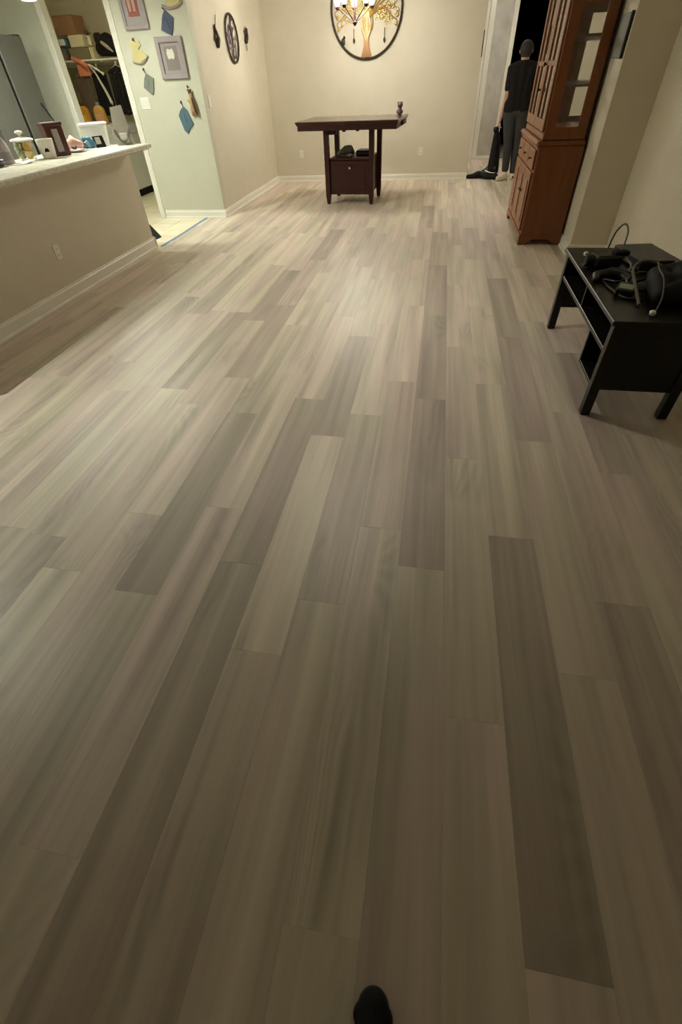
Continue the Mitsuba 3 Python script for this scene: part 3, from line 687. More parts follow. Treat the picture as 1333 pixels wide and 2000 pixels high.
# ------------------------------------------------------------------ black media table
def media_table():
    t = thing('media_table', 'black open-sided media table standing along the right wall', 'table')
    xa, xb, ya, yb = .93, 1.385, 2.405, 3.665
    put('tabletop', bx(xa - .018, xb + .018, ya - .012, yb + .02, .511, .535, .004), 'black_wood', t)
    for x in (xa, xb - .05):
        for y in (ya, yb - .05):
            put('leg', bx(x, x + .05, y, y + .05, 0, .512, .003), 'black_wood', t)
    put('end_panel', bx(xa + .045, xb - .045, ya + .014, ya + .032, .155, .505, .002), 'black_wood', t)
    put('end_panel', bx(xa + .045, xb - .045, yb - .032, yb - .014, .155, .505, .002), 'black_wood', t)
    put('shelf', bx(xa + .004, xb - .01, ya + .03, yb - .03, .352, .376, .003), 'black_wood', t)
    put('divider', bx(xa + .01, xb - .02, 3.045, 3.063, .374, .505, .002), 'black_wood', t)
    put('divider', bx(xa + .01, xb - .02, 2.742, 2.760, .16, .354, .002), 'black_wood', t)
    put('bottom_shelf', bx(xa + .01, xb - .02, ya + .03, 2.76, .155, .173, .002), 'black_wood', t)
    put('back_panel', bx(xb - .03, xb - .02, ya + .04, 3.06, .17, .505, .002), 'black_wood', t)
media_table()
ZT = .5355
# things on it
t = thing('set_top_box', 'flat black set-top box at the back of the media table', 'set-top box')
sb = lambda m: mv(rot(m, 9), 1.315, 3.36, ZT)
put('case', sb(bx(-.115, .115, -.185, .185, .006, .058, .004)), 'black_plastic', t)
put('front_panel', sb(bx(-.112, .112, -.188, -.184, .010, .050, .002)), 'black_matte', t)
for a, b in ((-.09, -.15), (.09, -.15), (-.09, .15), (.09, .15)):
    put('foot', sb(mv(lathe([(.012, 0), (.012, .007)], 12), a, b, 0)), 'black_matte', t)
t = thing('camcorder', 'black camcorder lying near the outer edge of the media table', 'camcorder')
cm = lambda m: mv(rot(m, 14), 1.06, 3.27, ZT)
put('body', cm(bx(-.085, .085, -.055, .055, .002, .070, .014)), 'black_plastic', t)
put('lens', cm(mv(rot(lathe([(.034, 0), (.034, .05), (.028, .055), (.02, .05)], 20), -90, (0, 1, 0)), -.08, .0, .038)), 'black_plastic', t, 40)
put('viewfinder', cm(bx(.03, .12, -.045, .01, .062, .088, .006)), 'black_matte', t)
put('strap_knob', cm(cat(sph(.014, (-.10, .06, .06)), sph(.009, (-.115, -.01, .015)))), 'silver', t, True)
t = thing('power_adapter', 'small dark power adapter with a pale green label in the middle of the media table', 'power adapter')
pa = lambda m: mv(rot(m, -24), 1.065, 2.80, ZT)
put('case', pa(bx(-.045, .045, -.07, .07, .0, .036, .006)), 'black_plastic', t)
put('label', pa(bx(-.034, .034, -.05, .03, .0355, .0372)), 'label_green', t)
one('game_controller', mv(bones([[((-.07, 0, .022), .024), ((0, .02, .028), .026), ((.07, 0, .022), .024)], [((-.07, 0, .022), .024), ((-.085, -.06, .018), .017)], [((.07, 0, .022), .024), ((.085, -.06, .018), .017)]], .012, 5), 1.03, 3.02, ZT), 'black_plastic', 'dark rounded controller next to the camcorder on the media table', 'controller', smooth=True)
def cable(pts, r, m, label):
    one('cable', tube(spline(pts, 8), r, 8), m, label, 'cable', smooth=40)
z = ZT
cable([(1.16, 3.28, z + .01), (1.19, 3.42, z + .03), (1.215, 3.50, z + .13), (1.20, 3.56, z + .165), (1.175, 3.60, z + .11), (1.17, 3.63, z + .01)], .0055, 'grey_plastic', 'grey cable rising in a loop beside the set-top box')
cable([(1.13, 3.36, z + .06), (1.16, 3.26, z + .055), (1.18, 3.16, z + .035), (1.12, 3.05, z + .012)], .006, 'frame_grey', 'short pale cable lying from the camcorder towards the set-top box')
cable([(1.08, 2.60, z + .008), (1.10, 2.78, z + .04), (1.13, 2.98, z + .075), (1.22, 3.08, z + .085), (1.33, 3.10, z + .05), (1.40, 3.03, z + .01)], .008, 'tote_dark', 'thick grey cable arching over the tangle on the media table')
cable([(1.02, 3.10, z + .006), (1.08, 3.16, z + .02), (1.16, 3.02, z + .03), (1.06, 2.92, z + .02), (.99, 2.98, z + .008), (1.03, 2.72, z + .007), (1.12, 2.68, z + .007)], .007, 'black_plastic', 'thin black cable coiled around the controller')
cable([(1.10, 2.90, z + .01), (1.20, 2.94, z + .03), (1.24, 2.84, z + .05), (1.14, 2.78, z + .02), (1.09, 2.90, z + .03), (1.19, 3.02, z + .04), (1.30, 3.00, z + .02)], .008, 'black_plastic', 'black cable tangle between adapter and soft bag')
cable([(1.40, 3.30, z + .01), (1.43, 3.16, z + .06), (1.46, 3.10, z + .085), (1.44, 2.98, z + .055), (1.40, 2.92, z + .01)], .007, 'tote_dark', 'brown cable looping at the wall side of the media table')
t = thing('soft_bag', 'large soft black bag with a grey drawstring on the near end of the media table', 'bag')
put('body', mv(bones([[((-.09, -.14, .045), .045), ((-.06, .0, .06), .06), ((-.03, .15, .055), .05)], [((-.06, .0, .06), .06), ((.06, -.10, .07), .068), ((.07, .10, .075), .07), ((-.03, .15, .055), .05)], [((-.09, -.14, .045), .045), ((.06, -.10, .07), .068)], [((.06, -.1, .07), .068), ((.12, 0, .05), .05), ((.07, .1, .075), .07)]], .02, 12), 1.265, 2.76, ZT), 'bag_black', t, True)
put('drawstring', tube(spline([(1.225, 2.93, z + .118), (1.19, 2.80, z + .120), (1.17, 2.66, z + .115), (1.155, 2.56, z + .06), (1.125, 2.50, z + .007)], 7), .004, 6), 'tote_dark', t, 40)
put('cord_lock', cat(sph(.015, (1.105, 2.475, z + .015)), sph(.009, (1.108, 2.498, z + .012))), 'white_gloss', t, True)

# ------------------------------------------------------------------ things on the bar counter
ZC = .9915
def spray():
    t = thing('spray_bottle', 'clear purple-tinted pump bottle at the left end of the bar counter', 'bottle')
    x, y = -3.74, 4.36
    put('bottle', lathe([(.052, 0), (.056, .01), (.055, .10), (.048, .14), (.024, .185), (.016, .20), (.016, .215)], 26, (x, y, ZC)), 'purple_tint', t, 40)
    put('label', lathe([(.0565, .03), (.0568, .032), (.0562, .085), (.0558, .087)], 26, (x, y, ZC), cap=False), 'lavender_frame', t, 40)
    put('pump', cat(lathe([(.019, .205), (.019, .232), (.008, .236), (.008, .262)], 16, (x, y, ZC)), bx(x - .012, x + .05, y - .012, y + .012, ZC + .258, ZC + .276, .005)), 'white_gloss', t, 40)
spray()
t = thing('sunglasses_case', 'dark glossy oval case in front of the purple bottle', 'glasses case')
put('shell', mv(sph(.075, s=(.75, 1.15, .42), sub=3), -3.70, 4.19, ZC + .031), 'dark_purple', t, True)
put('rim', mv(tube([(.0565 * math.cos(a), .087 * math.sin(a), 0) for a in np.linspace(0, 2 * np.pi, 40, endpoint=False)], .003, 6, True), -3.70, 4.19, ZC + .031), 'grey_plastic', t, 40)
t = thing('paper_stack', 'crumpled white paper beside the purple bottle', 'paper')
put('sheet', mv(rot(bx(-.06, .06, -.09, .09, 0, .004, .001), 20), -3.62, 4.37, ZC), 'white_cloth', t)
put('sheet', mv(rot(rot(bx(-.05, .05, -.07, .07, 0, .004, .001), -14), 6, (1, 0, 0)), -3.585, 4.40, ZC + .009), 'white_cloth', t)
t = thing('candy_jar', 'clear lidded glass jar with green and yellow fruit next to the white canister', 'jar')
jx, jy = -3.735, 4.63
prof = [(.060, .004), (.078, .012), (.084, .05), (.084, .10), (.076, .128), (.074, .135)]
put('glass', lathe(prof, 30, (jx, jy, ZC), cap=False), 'jar_glass', t, 40)
put('base', lathe([(.055, 0), (.062, .002), (.060, .006)], 30, (jx, jy, ZC)), 'white_gloss', t, 40)
put('lid', lathe([(.090, .134), (.098, .138), (.098, .144), (.080, .152), (.03, .160), (.010, .163), (.010, .178), (.030, .186), (.034, .196), (.026, .204), (.004, .208)], 30, (jx, jy, ZC)), 'white_cloth', t, 40)
for i, (a, d, zz, m_, nm) in enumerate(((-30, .043, .042, 'lemon', 'lemon'), (110, .043, .042, 'lime', 'lime'), (220, .043, .042, 'lime', 'lime'), (-10, .036, .096, 'lemon', 'lemon'), (190, .036, .098, 'lime', 'lime'))):
    x, y = jx + d * math.cos(math.radians(a)), jy + d * math.sin(math.radians(a))
    one(nm, mv(rot(sph(.034, (0, 0, 0), (1.12, .95, .95), 2), 23 * i), x, y, ZC + zz) if True else rot(sph(.031, (x, y, ZC + zz), (1.15, .95, .95), 2), 37 * i, (0, 0, 1), (x, y, ZC)), m_, ['yellow lemon low in the lidded glass jar', 'green lime at the back of the lidded glass jar', 'green lime low at the front of the lidded glass jar', 'yellow lemon on top of the fruit in the glass jar', 'green lime on top of the fruit in the glass jar'][i], 'fruit', 'citrus fruit in the glass jar', smooth=True)
t = thing('canister', 'white tapered ceramic canister with a small dark emblem', 'canister')
put('body', lathe([(.050, 0), (.056, .004), (.064, .06), (.073, .135), (.071, .139), (.066, .136), (.058, .06), (.05, .012)], 32, (-3.565, 4.70, ZC)), 'white_cloth', t, 40)
em = prism([(-.020, -.014), (.020, -.014), (.016, .004), (.004, .018), (-.012, .006)], .004, 'xz')
put('emblem', mv(rot(em, 38), -3.530, 4.644, ZC + .066), 'black_matte', t)
t = thing('wooden_caddy', 'tall dark red wooden box with a pale front panel', 'box')
wc = lambda m: mv(rot(m, 62), -3.60, 4.90, ZC)
put('body', cat(wc(bx(-.085, .085, -.055, .055, 0, .23, .005)), wc(bx(-.092, .092, -.062, .062, .215, .24, .005))), 'maroon', t)
put('front_panel', wc(bx(-.030, .030, -.060, -.054, .03, .195, .003)), 'lavender_mat', t)
put('top_panel', wc(bx(-.07, .07, -.045, .045, .239, .2415, .001)), 'lavender_mat', t)
t = thing('snack_plate', 'flat white plate edge under the pink pouch on the bar', 'plate')
put('plate', lathe([(.05, 0), (.055, .002), (.105, .014), (.107, .017), (.055, .006), (.001, .005)], 36, (-3.60, 5.16, ZC)), 'white_gloss', t, 40)
t = thing('pink_pouch', 'crumpled pink snack pouch lying on the white plate', 'pouch')
put('pouch', mv(bones([[((-.055, -.03, .05), .034), ((.0, .0, .070), .042), ((.055, .03, .05), .032)], [((0, 0, .072), .040), ((-.02, .02, .105), .022)]], .012, 5), -3.63, 5.20, ZC), 'pink_bag', t, True)
put('print', mv(bx(-.025, .03, -.047, -.030, .022, .052, .007), -3.585, 5.165, ZC), 'dark_purple', t)
t = thing('blue_pouch', 'shiny teal blue snack pouch between the pink pouch and the framed card', 'pouch')
put('pouch', mv(bones([[((-.05, -.02, .035), .030), ((-.03, .01, .075), .026), ((.02, .02, .075), .024), ((.055, .02, .035), .028)], [((-.05, -.02, .035), .03), ((.055, .02, .035), .028)]], .012, 4), -3.585, 5.36, ZC), 'teal_bag', t, True)
put('print', mv(bones([[((-.05, -.03, .05), .018), ((-.03, -.02, .085), .014)], [((.01, -.014, .06), .016), ((.03, -.01, .03), .014)]], .01, 3), -3.575, 5.345, ZC), 'pale_blue', t, True)
t = thing('framed_card', 'small dark framed card with a white square leaning by the white tub', 'card')
fc = lambda m: mv(rot(rot(m, -18, (1, 0, 0)), 58), -3.505, 5.47, ZC)
put('frame', fc(bx(-.055, .055, -.006, .006, .004, .10, .003)), 'black_plastic', t)
put('card', fc(bx(-.040, .016, -.008, -.005, .03, .088)), 'white_gloss', t)
t = thing('white_tub', 'white rectangular plastic tub with a lid on the bar counter', 'tub')
wt = lambda m: mv(rot(m, 24), -3.655, 5.665, ZC)
put('body', wt(hull([(sx * (.125 if zz else .105), sy * (.085 if zz else .07), .172 * zz) for sx in (-1, 1) for sy in (-1, 1) for zz in (0, 1)])), 'white_gloss', t)
put('lid', wt(bx(-.135, .135, -.095, .095, .168, .19, .007)), 'white_gloss', t)
put('paper', wt(bx(-.05, .12, -.02, .085, .1895, .1925, .001)), 'white_cloth', t)
t = thing('tote_bag', 'upright grey folding bag with drooping straps at the far end of the bar', 'bag')
tb_ = lambda m: mv(rot(m, 24), -3.365, 5.715, ZC)
put('body', tb_(hull([(-.075, -.05, 0), (.085, -.05, 0), (-.075, .05, 0), (.085, .05, 0), (-.055, -.012, .30), (.06, -.012, .315), (-.055, .02, .30), (.06, .02, .315), (-.075, -.05, .12), (.085, -.05, .12)])), 'tote_grey', t)
for s in (0, 1):
    put('strap', tb_(tube(spline([(-.07, -.055, .13 - .02 * s), (-.045, -.064, .06), (.0, -.068, .022 + .012 * s), (.05, -.064, .06), (.085 + .01 * s, -.050, .14), (.09, -.02, .18)], 7), .0055, 6)), 'tote_dark' if s == 0 else 'grey_plastic', t, 40)
put('fold', tb_(bx(-.03, .05, -.058, -.040, .02, .10, .006)), 'white_cloth', t)
t = thing('whisk', 'slim dark-handled whisk standing in a clear glass behind the snack pouches', 'whisk')
put('handle', tube([(-3.93, 5.50, ZC + .15), (-4.01, 5.46, ZC + .36)], [.006, .009], 8), 'black_plastic', t, 40)
for i in range(4):
    a = i * math.pi / 4
    put('wire', tube(spline([(-3.93, 5.50, ZC + .15), (-3.91 + .022 * math.cos(a), 5.51 + .022 * math.sin(a), ZC + .08), (-3.90, 5.51, ZC + .03), (-3.91 - .022 * math.cos(a), 5.51 - .022 * math.sin(a), ZC + .08), (-3.93, 5.50, ZC + .15)], 5), .0015, 5), 'silver', t, 40)
t = thing('drinking_glass', 'clear drinking glass holding the whisk on the bar counter', 'glass')
put('wall', lathe([(.034, .004), (.042, .12)], 26, (-3.895, 5.51, ZC), cap=False), 'pane_glass', t, 40)
put('bottom', lathe([(.033, 0), (.034, .004)], 26, (-3.895, 5.51, ZC)), 'white_gloss', t, 40)
t = thing('remote_control', 'dark grey slim remote leaning behind the pink pouch', 'remote control')
put('case', mv(rot(rot(bx(-.065, .065, -.011, .011, 0, .022, .004), -12, (0, 1, 0)), 14), -3.86, 5.22, ZC + .075), 'grey_plastic', t)
put('stand', mv(bx(-.04, .04, -.025, .025, 0, .066, .006), -3.86, 5.22, ZC), 'white_cloth', t)

# ------------------------------------------------------------------ kitchen: fridge, closet with washer
t = thing('refrigerator', 'dark steel side-by-side refrigerator standing beyond the bar', 'refrigerator')
put('body', bx(-5.76, -5.045, 5.93, 6.89, .02, 1.895, .006), 'fridge_steel', t)
for a, b in ((5.935, 6.388), (6.432, 6.885)):
    d = put('door', bx(-5.05, -4.99, a, b, .08, 1.905, .010), 'fridge_steel', t)
put('door_gap', bx(-5.045, -5.008, 6.386, 6.434, .08, 1.90), 'black_matte', t)
put('kick_plate', bx(-5.05, -5.02, 5.94, 6.88, .02, .08, .002), 'black_matte', t)
put('hinge_cover', bx(-5.12, -5.0, 6.80, 6.88, 1.895, 1.915, .004), 'black_plastic', t)
t = thing('washing_machine', 'white washing machine on a dark toe kick inside the closet', 'washing machine')
put('body', bx(-5.98, -5.27, 8.66, 9.72, .10, 1.0, .012), 'white_gloss', t)
put('front_panel', bx(-5.272, -5.25, 8.67, 9.71, .11, .85, .008), 'white_gloss', t)
put('control_panel', bx(-5.275, -5.245, 8.67, 9.71, .86, .985, .008), 'white_gloss', t)
put('toe_kick', bx(-5.96, -5.285, 8.68, 9.70, .0, .10), 'black_matte', t)
def jug(x, y, m, label, s=1.0, ang=0):
    t = thing('detergent_jug', label, 'jug', )
    P = lambda q: mv(rot(q, ang), x, y, 1.0005)
    body = hull([(sx * a, sy * b, zz) for a, b, zz in ((.075, .05, 0), (.085, .058, .02), (.085, .058, .15), (.070, .050, .205), (.030, .030, .235)) for sx in (-1, 1) for sy in (-1, 1)])
    sb_ = trimesh.Trimesh(body.vertices, body.faces); sb_ = sb_.subdivide().subdivide(); trimesh.smoothing.filter_taubin(sb_, iterations=12)
    put('body', P(sb_), m, t, True)
    put('cap', P(lathe([(.028, .225), (.030, .232), (.028, .268), (.024, .272)], 20)), 'dark_brown' if s else 'pale_blue', t, 40)
    put('handle', P(tube(spline([(.052, -.052, .19), (.074, -.066, .15), (.078, -.066, .09), (.07, -.055, .05)], 6), .012, 8)), m, t, 40)
    put('label', P(bx(-.055, .03, -.062, -.052, .035, .13, .004)), 'lemon' if s else 'pink_bag', t)
jug(-5.79, 8.86, 'orange_jug', 'bright orange detergent jug on the washer, left of the pair', 1, 18)
jug(-5.50, 8.84, 'amber_jug', 'amber detergent jug on the washer, right of the pair', 0, 10)

struct('wall_closet_left', bx(-6.75, -6.65, YR + .13, 10.1, 0, CEIL), 'wall_green')
struct('wall_closet_right', bx(-4.02, -3.94, YR + .13, 10.0, 0, CEIL), 'wall_green')
t = thing('closet_shelf', 'white closet shelf with a hanging rod, packed with boxes', 'shelf')
put('board', bx(-6.64, -4.03, 9.05, 9.98, 1.735, 1.755, .003), 'trim_white', t)
put('rod', tube([(-6.64, 9.18, 1.69), (-4.03, 9.18, 1.69)], .014, 10), 'silver', t, 40)
for xx in (-6.3, -5.35, -4.3):
    put('bracket', hull([(xx, 9.10, 1.735), (xx + .012, 9.10, 1.735), (xx, 9.98, 1.735), (xx + .012, 9.98, 1.735), (xx, 9.98, 1.5), (xx + .012, 9.98, 1.5), (xx, 9.18, 1.67), (xx + .012, 9.18, 1.67)]) if False else cat(bx(xx, xx + .012, 9.17, 9.19, 1.68, 1.736), bx(xx, xx + .012, 9.05, 9.98, 1.722, 1.736)), 'trim_white', t)
def flapbox(x0, x1, y0, y1, z0, z1, m, nm, label, ang=0, extra=None):
    t = thing(nm, label, 'box')
    P = lambda q: rot(q, ang, (0, 0, 1), ((x0 + x1) / 2, (y0 + y1) / 2, 0))
    put('body', P(bx(x0, x1, y0, y1, z0, z1, .004)), m, t)
    put('flap', P(cat(bx(x0 + .005, (x0 + x1) / 2 - .002, y0, y1, z1, z1 + .005, .001), bx((x0 + x1) / 2 + .002, x1 - .005, y0, y1, z1, z1 + .005, .001))), m, t)
    return t
ZS = 1.7555
# lower row on the shelf
flapbox(-6.18, -5.93, 9.10, 9.40, ZS, 1.885, 'grey_plastic', 'storage_box', 'low grey box under the blue package on the closet shelf')
flapbox(-5.86, -5.53, 9.10, 9.42, ZS, 1.885, 'olive_cloth', 'storage_box', 'low brownish box under the cream box on the closet shelf')
t = thing('blue_package', 'blue and white wrapped package at the left of the closet shelf', 'package')
put('wrap', mv(bones([[((-.06, 0, .06), .06), ((.07, 0, .06), .06)], [((-.06, .1, .06), .06), ((.07, .1, .06), .06)], [((-.06, 0, .06), .06), ((-.06, .1, .06), .06)], [((.07, 0, .06), .06), ((.07, .1, .06), .06)]], .02, 6), -6.03, 9.20, 1.889), 'blue_pack', t, True)
put('label', mv(bx(.02, .12, -.066, -.050, .03, .10, .006), -6.03, 9.20, 1.889), 'white_gloss', t)
flapbox(-5.81, -5.575, 9.11, 9.38, 1.893, 2.018, 'cream_box', 'storage_box', 'cream box in the middle of the closet shelf')
flapbox(-5.985, -5.645, 9.13, 9.40, 2.026, 2.225, 'cardboard', 'cardboard_box', 'reddish brown cardboard box on top of the closet pile', -4)
t = thing('backpack', 'black rounded backpack with a pale logo on the closet shelf', 'backpack')
put('body', mv(bones([[((-.13, 0, .10), .085), ((.0, 0, .16), .11), ((.16, 0, .09), .085)], [((-.13, 0, .10), .085), ((.16, 0, .09), .085)]], .025, 6), -5.235, 9.22, 1.765), 'black_matte', t, True)
put('logo', mv(bones([[((-.03, -.125, .16), .020), ((.04, -.115, .11), .026), ((.10, -.10, .06), .012)]], .012, 3), -5.235, 9.22, 1.765), 'lavender_mat', t, True)
put('pocket', mv(bx(-.17, -.06, -.10, .02, .14, .27, .03), -5.235, 9.22, 1.765), 'black_plastic', t)
t = thing('toy_figure', 'small brown and white toy perched beside the cardboard box', 'toy')
put('body', mv(bones([[((0, 0, .04), .035), ((0, 0, .10), .028)], [((0, 0, .1), .02), ((-.04, 0, .13), .016)]], .012, 5), -5.50, 9.17, 1.885), 'cream_box', t, True)
put('head', mv(cat(sph(.030, (-.02, 0, .155)), sph(.015, (.03, 0, .15))), -5.50, 9.17, 1.885), 'dark_brown', t, True)
flapbox(-5.525, -5.465, 9.12, 9.40, ZS, 1.883, 'cream_box', 'storage_box', 'narrow cream carton under the small toy on the closet shelf')
def garment(x, y, zt, zb, w, m, label, th=.035, cat_='garment'):
    t = thing('hanging_garment', label, cat_)
    m_ = bones([[((-w * .42, 0, zt - .06), th * .7), ((0, 0, zt - .015), th * .8), ((w * .42, 0, zt - .06), th * .7)],
                [((-w * .36, 0, zt - .10), th), ((-w * .42, 0, zb + .04), th * 1.1)], [((0, 0, zt - .05), th), ((0, -.01, zb + .03), th * 1.2)], [((w * .36, 0, zt - .10), th), ((w * .42, 0, zb + .04), th * 1.1)],
                [((-w * .42, 0, zb + .04), th), ((0, -.01, zb + .03), th), ((w * .42, 0, zb + .04), th)],
                [((-w * .3, 0, zt - .2), th), ((w * .3, 0, zt - .2), th)], [((-w * .38, 0, (zt + zb) / 2), th), ((w * .38, 0, (zt + zb) / 2), th)],
                [((-w * .2, 0, zt - .1), th), ((-w * .2, 0, zb + .05), th * 1.1)], [((w * .2, 0, zt - .1), th), ((w * .2, 0, zb + .05), th * 1.1)]], .03, 6)
    put('fabric', mv(m_, x, y, 0), m, t, True)
    put('hanger', mv(cat(tube(spline([(-w * .40, 0, zt - .045), (-.02, 0, zt + .012), (.0, 0, zt + .03), (.0, 0, 1.708), (.02, 0, 1.712), (.022, .0, 1.69)], 5), .005, 6), tube([(0, 0, zt + .02), (w * .40, 0, zt - .045)], .005, 6)), x, y, 0), 'white_gloss', t, 40)
garment(-5.80, 9.14, 1.62, 1.04, .26, 'brown_cloth', 'brown garment hanging at the left in the closet')
garment(-5.475, 9.10, 1.63, 1.10, .25, 'black_matte', 'black garment hanging between the brown one and the coat-like one')
garment(-5.12, 9.06, 1.66, 1.10, .33, 'bag_black', 'black coat-like garment hanging nearest the right door casing')
t = thing('belt', 'pale belt hanging diagonally in front of the black garments', 'belt')
put('strap', tube(spline([(-5.56, 9.03, 1.70), (-5.47, 9.01, 1.60), (-5.42, 9.00, 1.50), (-5.37, 9.00, 1.38), (-5.33, 9.0, 1.25)], 7), np.linspace(.012, .034, 29), 8, flat=.4), 'white_cloth', t, 40)
put('buckle', sph(.022, (-5.325, 8.995, 1.245), (1, .5, 1.2)), 'silver', t, True)
t = thing('coral_towel', 'coral pink rolled towel draped over the closet rod', 'towel')
put('roll', tube(spline([(-5.83, 9.07, 1.775), (-5.70, 9.05, 1.735), (-5.58, 9.03, 1.672)], 6), .028, 12), 'coral', t, 40)
put('drape', mv(bx(-.10, .10, -.01, .01, -.14, .0, .008), -5.70, 9.09, 1.71), 'coral', t)
t = thing('white_hanger', 'white plastic hanger end poking out between the dark garments', 'hanger')
put('arm', tube(spline([(-5.52, 9.0, 1.695), (-5.43, 8.985, 1.65), (-5.33, 8.98, 1.592)], 6), .012, 8), 'white_gloss', t, 40)
put('tip', sph(.020, (-5.325, 8.98, 1.588)), 'white_gloss', t, True)
put('hook', tube(spline([(-5.52, 9.0, 1.695), (-5.53, 9.08, 1.72), (-5.53, 9.18, 1.712)], 5), .005, 6), 'silver', t, 40)
garment(-6.12, 9.14, 1.66, 1.35, .16, 'grey_print', 'dark grey top bunched at the left door casing', .03)
one('folded_clothes', cat(*[mv(rot(bx(-.10, .10, -.12, .12, i * .028, i * .028 + .026, .010), 5 * (-1) ** i), -5.62, 9.50, 1.0005) for i in range(3)]), 'white_cloth', 'small stack of folded white cloths at the back of the washer', 'clothes')

# ------------------------------------------------------------------ person at the entry, seen from behind
def person(px, py):
    t = thing('person', 'person in a black t-shirt and grey trousers standing at the dark doorway, back turned', 'person')
    o = lambda x, y, z: (px + x, py + y, z)
    LS, LE, LW = o(-.165, .0, 1.395), o(-.175, -.02, 1.11), o(-.205, .03, .85)
    RS, RE, RW = o(.185, .0, 1.40), o(.225, .0, 1.12), o(.20, .13, .93)
    head = [[(o(0, .0, 1.605), .088), (o(0, .035, 1.60), .083)], [(o(0, .0, 1.605), .085), (o(0, .055, 1.525), .050)], [(o(0, .06, 1.60), .06), (o(0, .075, 1.51), .036)], [(o(0, -.01, 1.56), .066), (o(0, -.015, 1.47), .056), (o(0, -.015, 1.42), .07)],
            [(o(-.084, .0, 1.575), .014), (o(-.092, -.008, 1.592), .013)], [(o(.084, .0, 1.575), .014), (o(.092, -.008, 1.592), .013)], [(o(0, .09, 1.575), .012), (o(0, .108, 1.55), .013)]]
    torso = [[(o(-.10, 0, 1.36), .075), (o(.10, 0, 1.36), .075)], [(LS, .052), (o(-.08, -.01, 1.42), .055), (o(.08, -.01, 1.42), .055), (RS, .052)],
             [(o(-.10, 0, 1.34), .09), (o(-.075, 0, 1.08), .088), (o(-.085, .0, .93), .10)], [(o(.10, 0, 1.34), .09), (o(.075, 0, 1.08), .088), (o(.085, 0, .93), .10)], [(o(0, 0, 1.34), .10), (o(0, 0, 1.08), .09), (o(0, 0, .95), .10)]]
    armL = [[(LS, .050), (LE, .040)], [(LE, .040), (LW, .027)]]
    armR = [[(RS, .050), (RE, .040)], [(RE, .040), (RW, .027)]]
    HL, KL_, AL = o(-.085, 0, .90), o(-.03, .02, .50), o(.0, .04, .085)
    HR, KR, AR = o(.09, 0, .90), o(.12, .05, .50), o(.14, .06, .085)
    legs = [[(HL, .088), (KL_, .056), (AL, .038)], [(HR, .088), (KR, .056), (AR, .038)],
            [(AL, .036), (o(-.03, .0, .032), .030), (o(-.105, -.06, .026), .024)], [(o(.03, .05, .03), .028), (o(-.03, .0, .032), .030)],
            [(AR, .036), (o(.15, .10, .032), .030), (o(.17, .20, .026), .024)], [(o(.135, .03, .03), .028), (o(.15, .10, .032), .03)]]
    # hands: palm, four curled fingers, thumb
    def hand(w, d, side, curl):
        d = np.array(d, float); d /= np.linalg.norm(d); s = np.array([0, 1.0, 0]); n = np.cross(d, s); n /= np.linalg.norm(n); s = np.cross(n, d)
        w = np.array(w); out = []
        pal = w + d * .05
        out.append([(w, .026), (pal + s * .022, .016)]); out.append([(w, .026), (pal - s * .024, .016)])
        out.append([(pal + s * .022, .016), (pal - s * .024, .016)])
        pal2 = w + d * .09
        for q in (-.026, -.009, .009, .026): out.append([(pal + s * q * .9, .015), (pal2 + s * q * 1.05, .0115)])
        for q, L_ in ((-.030, .058), (-.010, .070), (.011, .075), (.031, .066)):
            a = pal2 + s * q; b = a + d * L_ * .5 + n * curl * .010; c = b + d * L_ * .22 + n * curl * .026; e = c - d * .008 + n * curl * .024
            out.append([(a, .0095), (b, .009), (c, .0085), (e, .0078)])
        tb0 = w + d * .03 + s * .022; out.append([(tb0, .014), (tb0 + s * .022 + d * .025 + n * curl * .012, .0105), (tb0 + s * .022 + d * .052 + n * curl * .026, .009)])
        return out
    body = bones(head + torso + armL + armR + legs + hand(LW, (-.30, .05, -1), 1, 1.0) + hand(RW, (-.15, .75, -.3), -1, -1.0), .012, 8)
    put('body', body, 'skin', t, True)
    # face
    put('eyes', cat(sph(.011, o(-.032, .112, 1.595)), sph(.011, o(.032, .112, 1.595))), 'white_gloss', t, True)
    put('mouth', sph(.018, o(0, .106, 1.523), (1.2, .4, .3)), 'pink_bag', t, True)
    put('hair', bones([[(o(0, -.008, 1.612), .098), (o(0, .035, 1.622), .090)], [(o(0, -.018, 1.61), .093), (o(0, -.016, 1.575), .080)]], .014, 6), 'hair', t, True)
    s = .016
    shirt = bones([[(p, r + s) for p, r in c] for c in torso] + [[(LS, .066), (o(-.172, -.012, 1.19), .060)], [(RS, .066), (o(.21, .0, 1.19), .060)],
                  [(o(-.10, -.0, 1.0), .105), (o(.10, 0, 1.0), .105)], [(o(-.095, 0, .955), .11), (o(.095, 0, .955), .11)], [(o(0, -.012, 1.42), .088), (o(0, -.013, 1.452), .074)]], .016, 8)
    put('shirt', shirt, 'shirt', t, True)
    trs = bones([[(HL, .112), (KL_, .074), (o(.0, .04, .16), .058)], [(HR, .112), (KR, .078), (o(.14, .06, .13), .060)], [(o(-.085, 0, .95), .108), (o(.085, 0, .95), .108)], [(HL, .11), (HR, .11)]], .018, 8)
    put('trousers', trs, 'trousers', t, True)
    for f, A in (((-.02, .03), AL), ((.15, .10), AR)):
        if A is AL: ch = [[(AL, .052), (o(-.03, .0, .044), .043), (o(-.11, -.065, .038), .037)], [(o(.035, .05, .040), .039), (o(-.03, .0, .044), .043)]]
        else: ch = [[(AR, .046), (o(.15, .10, .040), .039), (o(.172, .205, .034), .033)], [(o(.135, .025, .038), .037), (o(.15, .10, .04), .039)]]
        put('sock', bones(ch, .014, 6), 'sock', t, True)
person(1.135, 10.05)
t = thing('garment_bag', 'floppy black bag held by the person, its end spread out on the floor', 'bag')
bx0, by0 = .905, 10.20
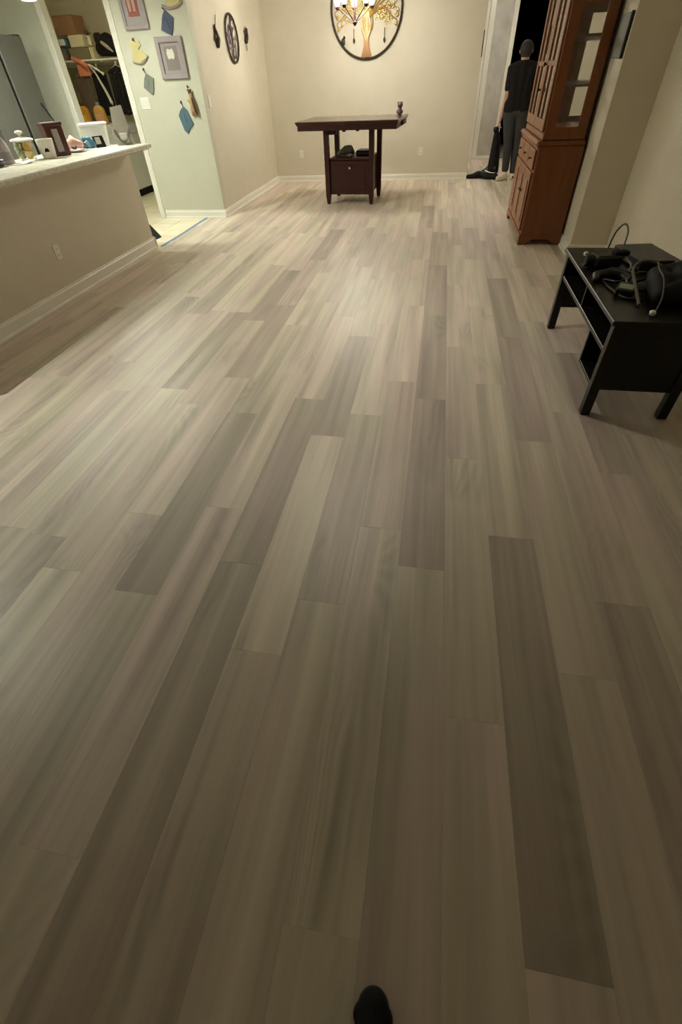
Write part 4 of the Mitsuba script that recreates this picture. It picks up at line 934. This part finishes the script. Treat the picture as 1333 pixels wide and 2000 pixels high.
put('body', bones([[((bx0 - .015, by0 - .10, .70), .028), ((bx0, by0 - .02, .58), .050), ((bx0 + .015, by0 + .03, .38), .070), ((bx0 + .02, by0 + .05, .14), .085)], [((bx0 + .04, by0 + .02, .55), .045), ((bx0 + .06, by0 + .05, .12), .075)]], .02, 8), 'bag_black', t, True)
put('lower_part', bones([[((bx0 + .03, by0 + .05, .16), .085), ((bx0 - .05, by0 + .10, .085), .080), ((bx0 - .13, by0 + .13, .06), .055)], [((bx0 + .06, by0 - .0, .06), .055), ((bx0 - .09, by0 + .10, .05), .045)]], .02, 8), 'bag_grey', t, True)
put('tail', bones([[((bx0 - .10, by0 + .12, .05), .048), ((bx0 - .21, by0 + .10, .055), .052), ((bx0 - .30, by0 + .08, .035), .034), ((bx0 - .385, by0 + .06, .032), .030)], [((bx0 + .09, by0 - .06, .045), .042), ((bx0 - .06, by0 - .02, .045), .042), ((bx0 - .14, by0 + .08, .045), .042)]], .02, 6), 'bag_black', t, True)
put('zipper', tube(spline([(bx0 - .10, by0 - .00, .125), (bx0 - .02, by0 - .045, .10), (bx0 + .06, by0 - .075, .095)], 6), .006, 6), 'silver', t, 40)
put('handle', tube(spline([(bx0 - .055, by0 - .12, .72), (bx0 - .06, by0 - .12, .68), (bx0 - .03, by0 - .11, .64), (bx0 + .0, by0 - .09, .67)], 6), .012, 8), 'bag_black', t, 40)

# ------------------------------------------------------------------ toe of the photographer's shoe
t = thing('shoe', 'dark shoe toe at the bottom edge of the floor', 'shoe')
put('upper', bones([[((.028, -.065, .040), .030), ((.026, -.13, .045), .040), ((.022, -.22, .055), .038), ((.02, -.30, .06), .035)], [((.012, -.08, .035), .026), ((.044, -.08, .035), .026)]], .01, 8), 'black_matte', t, True)
put('sole', prism(Polygon([(.028, -.068), (.028, -.14), (.022, -.33)]).buffer(.034), .016, 'xy', (0, 0, .0005)), 'bag_grey', t)

# repeats carry a common group
GROUPS = {'wall_outlet': 'wall outlets', 'light_switch': 'light switch plates', 'cloth_pennant': 'cloth pennants on the return wall', 'framed_print': 'framed prints on the return wall',
          'iron_wall_bird': 'iron birds beside the round plaque', 'storage_box': 'boxes on the closet shelf', 'detergent_jug': 'detergent jugs on the washer', 'hanging_garment': 'garments in the closet',
          'cable': 'cables on the media table', 'recessed_light': 'recessed ceiling lights'}
for key, tag in labels.items():
    base = key[:-4] if key[-4:-3] == '_' and key[-3:].isdigit() else key
    if base in GROUPS and 'category' in tag: tag['group'] = GROUPS[base]
